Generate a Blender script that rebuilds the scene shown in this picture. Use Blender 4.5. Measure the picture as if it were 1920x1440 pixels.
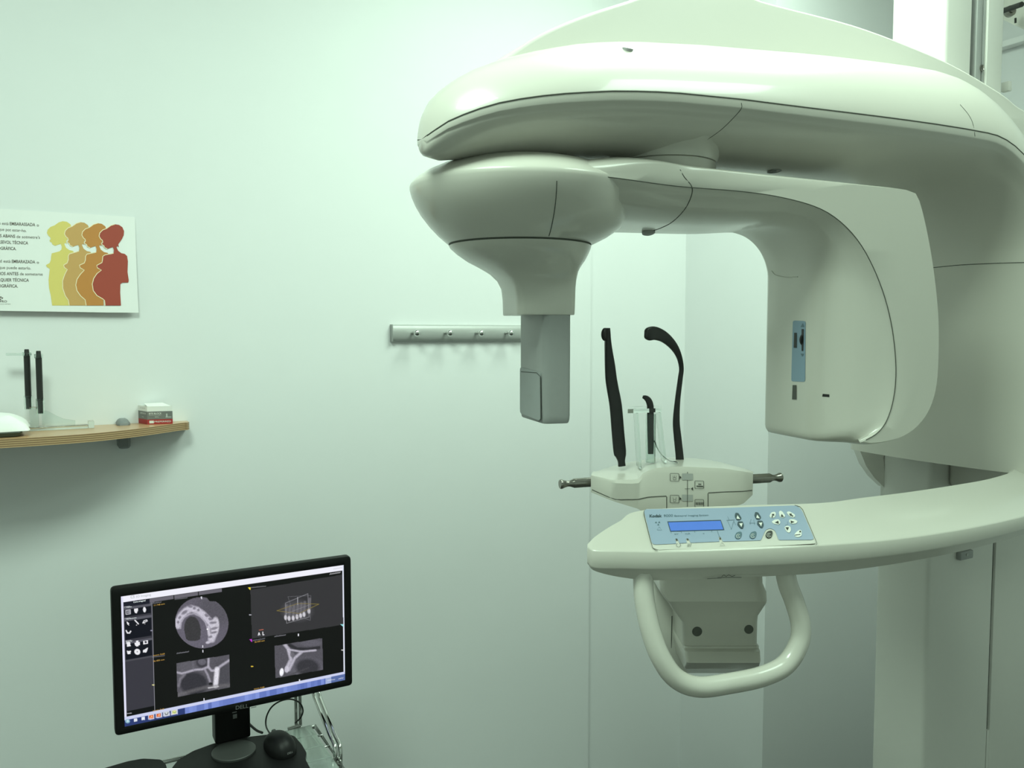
import bpy, bmesh, math, random
import numpy as np
from mathutils import Vector, Matrix
from mathutils.bvhtree import BVHTree
from mathutils.geometry import tessellate_polygon

random.seed(4)
rng = np.random.default_rng(7)
for o in list(bpy.data.objects):
    bpy.data.objects.remove(o)
SC = bpy.context.scene
COL = SC.collection

# ------------------------------------------------------------------ camera
EYE = 1.66
YAW, PITCH, FPX = math.radians(29.5), math.radians(-3.5), 1553.0
CAM = np.array([0.0, 0.0, EYE])
FWD = np.array([math.sin(YAW) * math.cos(PITCH), math.cos(YAW) * math.cos(PITCH), math.sin(PITCH)])
RGT = np.array([math.cos(YAW), -math.sin(YAW), 0.0])
UPV = np.cross(RGT, FWD)
FH = np.array([math.sin(YAW), math.cos(YAW), 0.0])
cam_data = bpy.data.cameras.new('camera')
cam = bpy.data.objects.new('camera', cam_data)
COL.objects.link(cam)
cam.location = CAM
cam.rotation_euler = (math.radians(90) + PITCH, 0, -YAW)
cam_data.sensor_width = 36.0
cam_data.lens = FPX / 1920 * 36.0
cam_data.clip_start = 0.02
SC.camera = cam

# ------------------------------------------------------------------ world, lights, exposure
world = bpy.data.worlds.new('world')
SC.world = world
world.use_nodes = True
world.node_tree.nodes['Background'].inputs[0].default_value = (0.80, 1.0, 0.88, 1)
world.node_tree.nodes['Background'].inputs[1].default_value = 0.02
SC.view_settings.view_transform = 'Standard'
SC.view_settings.look = 'None'
SC.view_settings.gamma = 1.0
SC.view_settings.use_curve_mapping = False
SC.view_settings.exposure = 0.0
LAMP_COL = (0.765, 1.0, 0.83)


def area_light(name, loc, size, power, rot=(0, 0, 0), color=LAMP_COL):
    d = bpy.data.lights.new(name, 'AREA')
    d.shape = 'RECTANGLE'
    d.size, d.size_y = size
    d.energy = power
    d.color = color
    o = bpy.data.objects.new(name, d)
    COL.objects.link(o)
    o.location = loc
    o.rotation_euler = rot
    return o


area_light('ceiling_lamp_left', (-0.2, 0.72, 3.02), (0.6, 0.6), 36)
area_light('ceiling_lamp_wall', (1.45, 1.28, 3.02), (0.9, 0.6), 32)
area_light('ceiling_lamp_front', (1.45, 0.25, 3.02), (0.6, 0.6), 12)

# ------------------------------------------------------------------ pixel helpers (1920x1440 frame)


def ray(x, y):
    return FWD + RGT * ((x - 960) / FPX) + UPV * ((720 - y) / FPX)


def atY(x, y, Y):
    d = ray(x, y)
    return CAM + d * (Y / d[1])


def atX(x, y, X):
    d = ray(x, y)
    return CAM + d * (X / d[0])


def atZ(x, y, z):
    d = ray(x, y)
    return CAM + d * ((z - EYE) / d[2])


def atD(x, y, dep):
    d = ray(x, y)
    return CAM + d * (dep / float(d @ FH))


def at_plane(x, y, p, n):
    d = ray(x, y)
    return CAM + d * (float((np.asarray(p) - CAM) @ n) / float(d @ n))


def cw(xc, dep, z):
    """camera-ground coordinates (right, forward, height relative to the eye) to world"""
    p = RGT * xc + FH * dep
    return np.array([p[0], p[1], EYE + z])


def project(p):
    v = np.asarray(p) - CAM
    f = float(v @ FWD)
    return 960 + FPX * float(v @ RGT) / f, 720 - FPX * float(v @ UPV) / f


# ------------------------------------------------------------------ materials
def mat(name, col, rough=0.5, metal=0.0, coat=0.0, noise=0.0, nscale=40.0, bump=0.0, trans=0.0, ior=1.45,
        emit=0.0, spec=0.5):
    m = bpy.data.materials.new(name)
    m.use_nodes = True
    nt = m.node_tree
    b = nt.nodes['Principled BSDF']
    b.inputs['Base Color'].default_value = (*col, 1)
    b.inputs['Roughness'].default_value = rough
    b.inputs['Metallic'].default_value = metal
    b.inputs['Coat Weight'].default_value = coat
    b.inputs['Coat Roughness'].default_value = 0.06
    b.inputs['Transmission Weight'].default_value = trans
    b.inputs['IOR'].default_value = ior
    b.inputs['Specular IOR Level'].default_value = spec
    if emit:
        b.inputs['Emission Color'].default_value = (*col, 1)
        b.inputs['Emission Strength'].default_value = emit
    if noise or bump:
        tc = nt.nodes.new('ShaderNodeTexCoord')
        nz = nt.nodes.new('ShaderNodeTexNoise')
        nz.inputs['Scale'].default_value = nscale
        nz.inputs['Detail'].default_value = 4
        nt.links.new(tc.outputs['Object'], nz.inputs['Vector'])
        if noise:
            mx = nt.nodes.new('ShaderNodeMix')
            mx.data_type = 'RGBA'
            mx.inputs[6].default_value = (*[c * (1 - noise) for c in col], 1)
            mx.inputs[7].default_value = (*[min(1, c * (1 + noise)) for c in col], 1)
            nt.links.new(nz.outputs['Fac'], mx.inputs[0])
            nt.links.new(mx.outputs[2], b.inputs['Base Color'])
        if bump:
            bp = nt.nodes.new('ShaderNodeBump')
            bp.inputs['Strength'].default_value = bump
            bp.inputs['Distance'].default_value = 0.002
            nt.links.new(nz.outputs['Fac'], bp.inputs['Height'])
            nt.links.new(bp.outputs['Normal'], b.inputs['Normal'])
    return m


M = {}
M['wall'] = mat('painted_plaster', (0.745, 0.755, 0.755), 0.65, noise=0.012, nscale=9, bump=0.10)
M['ceiling'] = mat('ceiling_paint', (0.82, 0.82, 0.81), 0.8, noise=0.01)
M['floor'] = mat('vinyl_floor', (0.065, 0.065, 0.06), 0.45, noise=0.06, nscale=18)
M['shell'] = mat('glossy_cream_plastic', (0.59, 0.578, 0.516), 0.30, coat=0.35, noise=0.008, nscale=4)
M['shell2'] = mat('satin_cream_plastic', (0.58, 0.572, 0.515), 0.5, coat=0.0, noise=0.01, nscale=5)
M['column'] = mat('powder_coated_column', (0.64, 0.635, 0.59), 0.42, noise=0.012, nscale=60)
M['tube'] = mat('cream_enamelled_tube', (0.65, 0.637, 0.57), 0.25, coat=0.4, noise=0.01, nscale=30)
M['seam'] = mat('panel_gap_shadow', (0.075, 0.08, 0.065), 0.8, noise=0.05)
M['sensor'] = mat('grey_sensor_plastic', (0.31, 0.32, 0.31), 0.45, noise=0.03, nscale=90)
M['sensor2'] = mat('grey_cover_plastic', (0.29, 0.31, 0.305), 0.5, noise=0.03, nscale=90)
M['black'] = mat('black_rubber', (0.012, 0.012, 0.011), 0.5, noise=0.15, nscale=60)
M['carbon'] = mat('charcoal_plastic', (0.017, 0.017, 0.016), 0.38, noise=0.2, nscale=50)
M['dark'] = mat('dark_recess', (0.03, 0.032, 0.028), 0.6, noise=0.1)
M['holeshade'] = mat('painted_hole_shade', (0.10, 0.105, 0.09), 0.7, noise=0.1)  # dark colour painting the shade inside the screw holes
M['slotgrey'] = mat('slot_window', (0.06, 0.063, 0.05), 0.4, noise=0.05)
M['steel'] = mat('brushed_steel', (0.30, 0.29, 0.26), 0.28, metal=1.0, noise=0.06, nscale=80)
M['chrome'] = mat('polished_chrome', (0.62, 0.63, 0.61), 0.10, metal=1.0, noise=0.02)
M['alu'] = mat('satin_aluminium', (0.42, 0.43, 0.415), 0.48, metal=0.35, noise=0.03, nscale=200)
M['acrylic'] = mat('clear_acrylic', (0.84, 0.90, 0.87), 0.04, trans=1.0, ior=1.45, noise=0.005)
M['blue'] = mat('blue_membrane', (0.30, 0.375, 0.485), 0.42, noise=0.012, nscale=30)
M['bluegrey'] = mat('blue_grey_label', (0.22, 0.32, 0.41), 0.42, noise=0.012, nscale=30)
M['navy'] = mat('slate_print', (0.055, 0.085, 0.10), 0.5, noise=0.05)
M['slate'] = mat('slate_blue_print', (0.10, 0.165, 0.20), 0.5, noise=0.05)
M['ink'] = mat('dark_grey_ink', (0.045, 0.05, 0.042), 0.6, noise=0.05)
M['inkgrey'] = mat('pale_grey_ink', (0.44, 0.455, 0.43), 0.6, noise=0.03)
M['whiteprint'] = mat('white_print', (0.74, 0.75, 0.70), 0.5, noise=0.01)
M['lcd'] = mat('blue_lcd', (0.075, 0.16, 0.50), 0.25, emit=0.42, noise=0.06, nscale=60)
M['lcdframe'] = mat('lcd_window_edge', (0.05, 0.08, 0.12), 0.4, noise=0.05)
M['paper'] = mat('poster_paper', (0.80, 0.80, 0.785), 0.6, noise=0.01, nscale=15)
M['yellow'] = mat('yellow_print', (0.70, 0.575, 0.165), 0.6, noise=0.02)
M['ochre'] = mat('ochre_print', (0.56, 0.325, 0.11), 0.6, noise=0.02)
M['orange'] = mat('orange_print', (0.51, 0.215, 0.048), 0.6, noise=0.02)
M['redbrown'] = mat('red_print', (0.345, 0.055, 0.033), 0.6, noise=0.02)
M['creamline'] = mat('cream_outline_print', (0.86, 0.74, 0.50), 0.6, noise=0.02)
M['textink'] = mat('brown_grey_text', (0.12, 0.10, 0.085), 0.6, noise=0.05)
M['beech'] = mat('beech_laminate', (0.50, 0.305, 0.16), 0.32, coat=0.2, noise=0.08, nscale=14)
M['bracket'] = mat('grey_shelf_bracket', (0.20, 0.21, 0.21), 0.45, noise=0.05)
M['card'] = mat('white_carton', (0.80, 0.80, 0.77), 0.6, noise=0.01)
M['cardgrey'] = mat('grey_carton_print', (0.17, 0.175, 0.165), 0.5, noise=0.03)
M['cardred'] = mat('red_carton_print', (0.36, 0.025, 0.025), 0.5, noise=0.05)
M['gauze'] = mat('white_paper_towel', (0.82, 0.82, 0.80), 0.9, noise=0.02, bump=0.6, nscale=60)
M['tray'] = mat('dark_green_tray', (0.045, 0.06, 0.045), 0.4, noise=0.05)
M['bezel'] = mat('black_monitor_plastic', (0.006, 0.006, 0.006), 0.42, noise=0.1, nscale=120, spec=0.25)
M['base'] = mat('black_stand_plastic', (0.006, 0.006, 0.006), 0.45, noise=0.1, nscale=120, spec=0.25)
M['disc'] = mat('dark_grey_disc', (0.045, 0.047, 0.045), 0.45, noise=0.05, spec=0.3)
M['logo'] = mat('grey_logo', (0.22, 0.22, 0.22), 0.35, metal=0.4, noise=0.03)
M['sticker'] = mat('pale_sticker', (0.60, 0.595, 0.54), 0.5, noise=0.01)
M['glass'] = mat('clear_glass_shelf', (0.72, 0.82, 0.76), 0.12, trans=0.85, noise=0.005)
M['caster'] = mat('grey_caster', (0.08, 0.08, 0.08), 0.5, noise=0.05)

# plywood edge: plies stacked in height
m = bpy.data.materials.new('layered_plywood_edge')
m.use_nodes = True
nt = m.node_tree
b = nt.nodes['Principled BSDF']
b.inputs['Roughness'].default_value = 0.45
tc = nt.nodes.new('ShaderNodeTexCoord')
sp = nt.nodes.new('ShaderNodeSeparateXYZ')
nt.links.new(tc.outputs['Object'], sp.inputs[0])
mu = nt.nodes.new('ShaderNodeMath')
mu.operation = 'MULTIPLY'
mu.inputs[1].default_value = 2 * math.pi / 0.0046
nt.links.new(sp.outputs['Z'], mu.inputs[0])
si = nt.nodes.new('ShaderNodeMath')
si.operation = 'SINE'
nt.links.new(mu.outputs[0], si.inputs[0])
rp = nt.nodes.new('ShaderNodeValToRGB')
rp.color_ramp.elements[0].position = 0.25
rp.color_ramp.elements[0].color = (0.20, 0.12, 0.062, 1)
rp.color_ramp.elements[1].position = 0.6
rp.color_ramp.elements[1].color = (0.45, 0.30, 0.16, 1)
mr = nt.nodes.new('ShaderNodeMapRange')
mr.inputs[1].default_value = -1
mr.inputs[2].default_value = 1
nt.links.new(si.outputs[0], mr.inputs[0])
nt.links.new(mr.outputs[0], rp.inputs[0])
nt.links.new(rp.outputs[0], b.inputs['Base Color'])
M['ply'] = m

# screen: colours come from the mesh, and a backlit screen emits
m = bpy.data.materials.new('lit_screen')
m.use_nodes = True
nt = m.node_tree
b = nt.nodes['Principled BSDF']
b.inputs['Base Color'].default_value = (0.01, 0.01, 0.01, 1)
b.inputs['Roughness'].default_value = 0.3
b.inputs['Specular IOR Level'].default_value = 0.12
at = nt.nodes.new('ShaderNodeVertexColor')
at.layer_name = 'picture'
nt.links.new(at.outputs['Color'], b.inputs['Emission Color'])
b.inputs['Emission Strength'].default_value = 1.0
M['screen'] = m


# ------------------------------------------------------------------ object helpers
def woff(parent):
    v = np.zeros(3)
    while parent is not None:
        v += np.array(parent.location)
        parent = parent.parent
    return v


def tag(o, label=None, cat=None, group=None, kind=None):
    if label: o['label'] = label
    if cat: o['category'] = cat
    if group: o['group'] = group
    if kind: o['kind'] = kind
    return o


def thing(name, label, cat, loc, group=None):
    o = bpy.data.objects.new(name, None)
    o.empty_display_size = 0.05
    COL.objects.link(o)
    o.location = Vector([float(c) for c in loc])
    return tag(o, label, cat, group)


def catmull(pts, n=8, closed=False):
    P = [np.asarray(p, float) for p in pts]
    out = []
    m_ = len(P)
    segs = m_ if closed else m_ - 1
    for i in range(segs):
        if closed:
            p0, p1, p2, p3 = P[(i - 1) % m_], P[i], P[(i + 1) % m_], P[(i + 2) % m_]
        else:
            p1, p2 = P[i], P[i + 1]
            p0 = P[i - 1] if i > 0 else 2 * p1 - p2
            p3 = P[i + 2] if i + 2 < m_ else 2 * p2 - p1
        for k in range(n):
            t = k / n
            out.append(0.5 * ((2 * p1) + (p2 - p0) * t + (2 * p0 - 5 * p1 + 4 * p2 - p3) * t * t + (3 * p1 - p0 - 3 * p2 + p3) * t ** 3))
    if not closed:
        out.append(P[-1])
    return out


def resample(pts, n):
    P = np.asarray(pts, float)
    s = np.concatenate([[0], np.cumsum(np.linalg.norm(np.diff(P, axis=0), axis=1))])
    t = np.linspace(0, s[-1], n)
    return np.stack([np.interp(t, s, P[:, k]) for k in range(P.shape[1])], 1)


def round_poly(pts, r, seg=5):
    P = [np.asarray(p, float) for p in pts]
    out = []
    n = len(P)
    for i in range(n):
        a, b_, c = P[i - 1], P[i], P[(i + 1) % n]
        rr = r[i] if isinstance(r, (list, tuple)) else r
        la, lc = np.linalg.norm(a - b_), np.linalg.norm(c - b_)
        rr = min(rr, 0.48 * la, 0.48 * lc)
        if rr <= 0:
            out.append(b_)
            continue
        p, q = b_ + (a - b_) / la * rr, b_ + (c - b_) / lc * rr
        for k in range(seg + 1):
            t = k / seg
            out.append((1 - t) ** 2 * p + 2 * t * (1 - t) * b_ + t * t * q)
    return out


EX, EY, EZ = np.array([1., 0, 0]), np.array([0, 1., 0]), np.array([0, 0, 1.])


class MB:
    def __init__(self):
        self.v, self.f = [], []

    def add(self, v, f):
        o = len(self.v)
        self.v += [np.asarray(p, float) for p in v]
        self.f += [tuple(i + o for i in q) for q in f]
        return self

    def loft(self, rings, closed=True, cap=True, loop=False):
        n = len(rings[0])
        o = len(self.v)
        for r in rings:
            self.v += [np.asarray(p, float) for p in r]
        m_ = len(rings)
        for i in range(m_ if loop else m_ - 1):
            j2 = (i + 1) % m_
            for j in range(n if closed else n - 1):
                k = (j + 1) % n
                self.f.append((o + i * n + j, o + i * n + k, o + j2 * n + k, o + j2 * n + j))
        if cap and closed and not loop:
            self.f.append(tuple(o + j for j in range(n))[::-1])
            self.f.append(tuple(o + (m_ - 1) * n + j for j in range(n)))
        return self

    def box(self, c, size, axes=(EX, EY, EZ), bevel=0.0, seg=2):
        bm = bmesh.new()
        bmesh.ops.create_cube(bm, size=1.0)
        for v in bm.verts:
            v.co = Vector((v.co.x * size[0], v.co.y * size[1], v.co.z * size[2]))
        if bevel > 0:
            bmesh.ops.bevel(bm, geom=list(bm.edges), offset=bevel, segments=seg, profile=0.5, affect='EDGES')
        bm.verts.index_update()
        c = np.asarray(c, float)
        vs = [c + axes[0] * v.co.x + axes[1] * v.co.y + axes[2] * v.co.z for v in bm.verts]
        fs = [[v.index for v in f.verts] for f in bm.faces]
        bm.free()
        return self.add(vs, fs)

    def tube(self, path, r, n=12, cap=True, closed=False):
        P = [np.asarray(p, float) for p in path]
        m_ = len(P)
        R = r if hasattr(r, '__len__') else [r] * m_
        prev = None
        rings = []
        for i in range(m_):
            if closed:
                t = P[(i + 1) % m_] - P[i - 1]
            else:
                t = P[min(i + 1, m_ - 1)] - P[max(i - 1, 0)]
            t = t / (np.linalg.norm(t) + 1e-12)
            if prev is None:
                a = EZ if abs(t[2]) < 0.9 else EX
                u = np.cross(t, a)
            else:
                u = prev - t * float(prev @ t)
            u /= np.linalg.norm(u)
            prev = u
            w = np.cross(t, u)
            rings.append([P[i] + R[i] * (math.cos(2 * math.pi * k / n) * u + math.sin(2 * math.pi * k / n) * w) for k in range(n)])
        return self.loft(rings, True, cap, loop=closed)

    def lathe(self, c, axis, prof, n=40, xdir=None):
        """prof: (radius, height along axis)"""
        axis = np.asarray(axis, float)
        axis = axis / np.linalg.norm(axis)
        a = xdir if xdir is not None else (EZ if abs(axis[2]) < 0.9 else EX)
        u = np.cross(axis, a)
        u /= np.linalg.norm(u)
        w = np.cross(axis, u)
        c = np.asarray(c, float)
        rings = [[c + axis * h + max(r, 1e-5) * (math.cos(2 * math.pi * k / n) * u + math.sin(2 * math.pi * k / n) * w) for k in range(n)] for r, h in prof]
        return self.loft(rings, True, True)

    def prism(self, poly, fn, t, n):
        """poly of 2-D points mapped by fn to 3-D, extruded by t along n (front face = fn + n*t)"""
        n = np.asarray(n, float)
        A = [np.asarray(fn(*p), float) for p in poly]
        B = [p + n * t for p in A]
        tri = tessellate_polygon([[Vector((p[0], p[1], 0)) for p in poly]])
        k = len(poly)
        f = [tuple(q) for q in tri] + [tuple(i + k for i in q) for q in tri]
        f += [(i, (i + 1) % k, (i + 1) % k + k, i + k) for i in range(k)]
        return self.add(A + B, f)

    def build(self, name, material, parent=None, smooth=35, origin=None, label=None):
        V = np.array(self.v)
        if origin is None:
            if parent is None:
                origin = (V.min(0) + V.max(0)) / 2
                origin[2] = V[:, 2].min()
            else:
                origin = woff(parent)
        origin = np.asarray(origin, float)
        me = bpy.data.meshes.new(name)
        me.from_pydata([tuple(map(float, p - origin)) for p in V], [], self.f)
        bm = bmesh.new()
        bm.from_mesh(me)
        bmesh.ops.remove_doubles(bm, verts=bm.verts, dist=1e-6)
        bmesh.ops.recalc_face_normals(bm, faces=bm.faces)
        bm.to_mesh(me)
        bm.free()
        me.materials.append(material)
        if smooth:
            for p in me.polygons:
                p.use_smooth = True
            me.set_sharp_from_angle(angle=math.radians(smooth))
        o = bpy.data.objects.new(name, me)
        COL.objects.link(o)
        if parent is not None:
            o.parent = parent
            o.location = Vector(origin - woff(parent))
        else:
            o.location = Vector(origin)
        if label: o['label'] = label
        return o


def struct(o):
    o['kind'] = 'structure'
    return o


def bvh_of(*objs):
    V, F = [], []
    for o in objs:
        off = woff(o)
        k = len(V)
        V += [tuple(np.array(v.co) + off) for v in o.data.vertices]
        F += [[i + k for i in p.vertices] for p in o.data.polygons]
    return BVHTree.FromPolygons(V, F)


def surf(tree, off=0.0006, back=0.0):
    """pixel -> point on a real surface"""
    def S(x, y):
        d = ray(x, y)
        d = d / np.linalg.norm(d)
        h, n, i, dist = tree.ray_cast(Vector(CAM), Vector(d))
        if h is None:
            h, n, i, dist = tree.find_nearest(Vector(CAM + d * 1.4))
        n = np.array(n)
        if n @ d > 0: n = -n
        return np.array(h) + n * off
    return S


def plane_surf(p, n, off=0.0006):
    n = np.asarray(n, float)
    n = n / np.linalg.norm(n)
    if n @ (CAM - np.asarray(p)) < 0: n = -n
    return lambda x, y: at_plane(x, y, np.asarray(p) + n * off, n)


_fc = {}


def text_geom(body, bold=0.0):
    key = (body, bold)
    if key not in _fc:
        cu = bpy.data.curves.new('lettering', 'FONT')
        cu.body = body
        cu.offset = bold
        cu.resolution_u = 3
        ob = bpy.data.objects.new('lettering', cu)
        COL.objects.link(ob)
        dg = bpy.context.evaluated_depsgraph_get()
        me = bpy.data.meshes.new_from_object(ob.evaluated_get(dg))
        V = np.array([v.co[:2] for v in me.vertices])
        F = [tuple(p.vertices) for p in me.polygons]
        bpy.data.objects.remove(ob)
        bpy.data.curves.remove(cu)
        bpy.data.meshes.remove(me)
        V[:, 0] = (V[:, 0] - V[:, 0].min()) / max(1e-6, np.ptp(V[:, 0]))
        _fc[key] = (V, F)
    return _fc[key]


class Decal(MB):
    """flat print laid on a real surface, given as pixel outlines"""

    def __init__(self, S):
        super().__init__()
        self.S = S

    def poly(self, pts):
        tri = tessellate_polygon([[Vector((p[0], p[1], 0)) for p in pts]])
        return self.add([self.S(*p) for p in pts], [tuple(q) for q in tri])

    def line(self, pts, w=1.5, closed=False):
        P = [np.asarray(p, float) for p in pts]
        if closed: P = P + [P[0]]
        L = []
        for i, p in enumerate(P):
            t = P[min(i + 1, len(P) - 1)] - P[max(i - 1, 0)]
            if closed and i in (0, len(P) - 1): t = P[1] - P[-2]
            t = t / (np.linalg.norm(t) + 1e-9)
            nn = np.array([-t[1], t[0]]) * w / 2
            L.append((p - nn, p + nn))
        vs = [self.S(*q) for pr in L for q in pr]
        return self.add(vs, [(2 * i, 2 * i + 1, 2 * i + 3, 2 * i + 2) for i in range(len(P) - 1)])

    def ell(self, c, rx, ry, n=16, rot=0):
        a = [2 * math.pi * k / n for k in range(n)]
        cr, sr = math.cos(rot), math.sin(rot)
        return self.poly([(c[0] + rx * math.cos(t) * cr - ry * math.sin(t) * sr, c[1] + rx * math.cos(t) * sr + ry * math.sin(t) * cr) for t in a])

    def text(self, body, L, R, cap, bold=0.0, up=None):
        """baseline from L to R (pixels), capital height in pixels"""
        V, F = text_geom(body, bold)
        L, R = np.asarray(L, float), np.asarray(R, float)
        up = np.array([0, -1.0]) if up is None else np.asarray(up, float)
        capu = 0.69
        return self.add([self.S(*(L + (R - L) * u + up * cap * (v / capu))) for u, v in V], F)


def seam(name, S, pts, r, parent, material=None, n=6, smooth_n=6):
    path = [S(*p) for p in (catmull(pts, smooth_n) if smooth_n else pts)]
    return MB().tube(path, r, n).build(name, material or M['seam'], parent)


# ================================================================== ROOM
X0, X1, Y0, YB, ZC = -1.7, 2.95, -1.5, 2.30, 3.05


def slab(name, lo, hi, material):
    lo, hi = np.array(lo, float), np.array(hi, float)
    return struct(MB().box((lo + hi) / 2, hi - lo).build(name, material, smooth=0))


xj = atY(1104, 1150, YB)[0]
YN = YB + 0.018                    # right of the vertical joint the plaster steps back
xp = atY(1282, 800, YN)[0]
yp = atX(1441, 800, xp)[1]
YE = YN + .12
slab('floor', (X0 - .1, Y0 - .1, -.1), (X1 + .1, YE, 0), M['floor'])
slab('ceiling', (X0 - .1, Y0 - .1, ZC), (X1 + .1, YE, ZC + .1), M['ceiling'])
slab('wall_back', (X0, YB, 0), (xj, YE, ZC), M['wall'])
slab('wall_recess', (xj, YN, 0), (xp, YE, ZC), M['wall'])
slab('wall_pillar', (xp, yp, 0), (X1, YE, ZC), M['wall'])
slab('wall_left', (X0 - .1, Y0, 0), (X0, YE, ZC), M['wall'])
slab('wall_right', (X1, Y0, 0), (X1 + .1, YE, ZC), M['wall'])
slab('wall_front', (X0, Y0 - .1, 0), (X1, Y0, ZC), M['wall'])

# ledge and the overhead casing on the right wall (seen at the top right corner)
lz = EYE + 1.0
o = struct(MB().box((X1 - 0.02, 1.2, atX(1900, 84, X1)[2]), (0.04, 2.1, 0.022), bevel=0.004).build('trim_1', M['ceiling']))

# ================================================================== X-RAY MACHINE
K = 0.948
PIV = np.array([0.9366, 1.128, EYE])
A = RGT * 0.956 + FH * 0.292
B = RGT * -0.292 + FH * 0.956


def C(a, b_, z):
    return PIV + K * (A * a + B * b_) + EZ * (K * z)


def c_at(x, y, b_):
    """pixel -> (a, z) on the arm plane b"""
    p = at_plane(x, y, PIV + K * B * b_, B)
    q = (p - PIV) / K
    return float(q @ A), float(q[2])


mach = thing('dental_xray_machine', 'large cream panoramic dental x-ray machine with overhead arm and column', 'x-ray machine', (1.95, 1.28, 0))

# ---- column
cf = 1.20
cx0 = atY(1762, 400, cf)[0]
cb = atX(1650, 880, cx0)[1]
xs0, xs1, xr = atY(1821, 60, cf)[0], atY(1852, 60, cf)[0], atY(1882, 60, cf)[0]
col = MB()
colz1, colz0 = ZC - 0.06, 0.0
split = EYE + 0.2
col.loft([[np.array([x, y, z]) for x, y in round_poly([(cx0, cf), (xs0, cf), (xs0, cf + .022), (xs1, cf + .022), (xs1, cf), (xr, cf), (xr, cb), (cx0, cb)], [.012, .002, .001, .001, .002, .006, .006, .006], 4)] for z in (split, colz1)])
xg = atY(1856, 1200, cf)[0]
col.loft([[np.array([x, y, z]) for x, y in round_poly([(cx0, cf), (xg, cf), (xg, cb), (cx0, cb)], [.012, .002, .006, .006], 4)] for z in (colz0, split)])
column = col.build('column', M['column'], mach)
rail = MB()
rail.box(((xs0 + xs1) / 2 + .004, cf + .013, (split + colz1) / 2), (0.022, .022, colz1 - split - .01), bevel=.003)
rail.box(((xs0 + xs1) / 2 + .026, cf + .012, (split + colz1) / 2), (0.010, .016, colz1 - split - .01), bevel=.002)
rail.build('guide_rail', M['alu'], column)
MB().box(((xs0 + xs1) / 2, cf + .0210, (split + colz1) / 2), (xs1 - xs0 - .002, .003, colz1 - split - .01)).build('rail_channel', M['dark'], column)
p = atY(1840, 128, cf + .0025)
MB().lathe(p + [0, 0, 0], (0, -1, 0), [(0, 0), (.008, 0), (.008, .003), (.005, .004), (.004, .002), (0, .002)], 16).build('rail_screw', M['steel'], column)
p = atY(1887, 163, cf + .03)
MB().box(p, (.014, .02, .024), bevel=.002).build('column_tab', M['column'], column)
# lower right cover beside the black joint
xg2 = xg + 0.0135
zj = atY(1848, 1372, cf)[2]
MB().box(((xg2 + 2.42) / 2, (cf + cb) / 2, (EYE - .30) / 2), (2.42 - xg2, cb - cf, EYE - .30), bevel=.003).build('column_cover', M['column'], mach)
MB().box(((xg + xg2) / 2, cf + .012, (zj + EYE - .32) / 2), (xg2 - xg, .01, EYE - .32 - zj)).build('column_joint', M['dark'], mach)
MB().box(((xg + xg2) / 2 + .002, cf + .008, zj / 2), (xg2 - xg - .003, .014, zj)).build('joint_filler', M['column'], mach)

# ---- overhead arm and carriage : one C-shaped sweep
YN0, YF0 = 0.985, 1.27
XT, LT = 0.486, 0.36
XA, RA, ZR = 1.513, 0.207, 0.365


def sm(t):
    t = min(1.0, max(0.0, t))
    return t * t * (3 - 2 * t)


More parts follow.
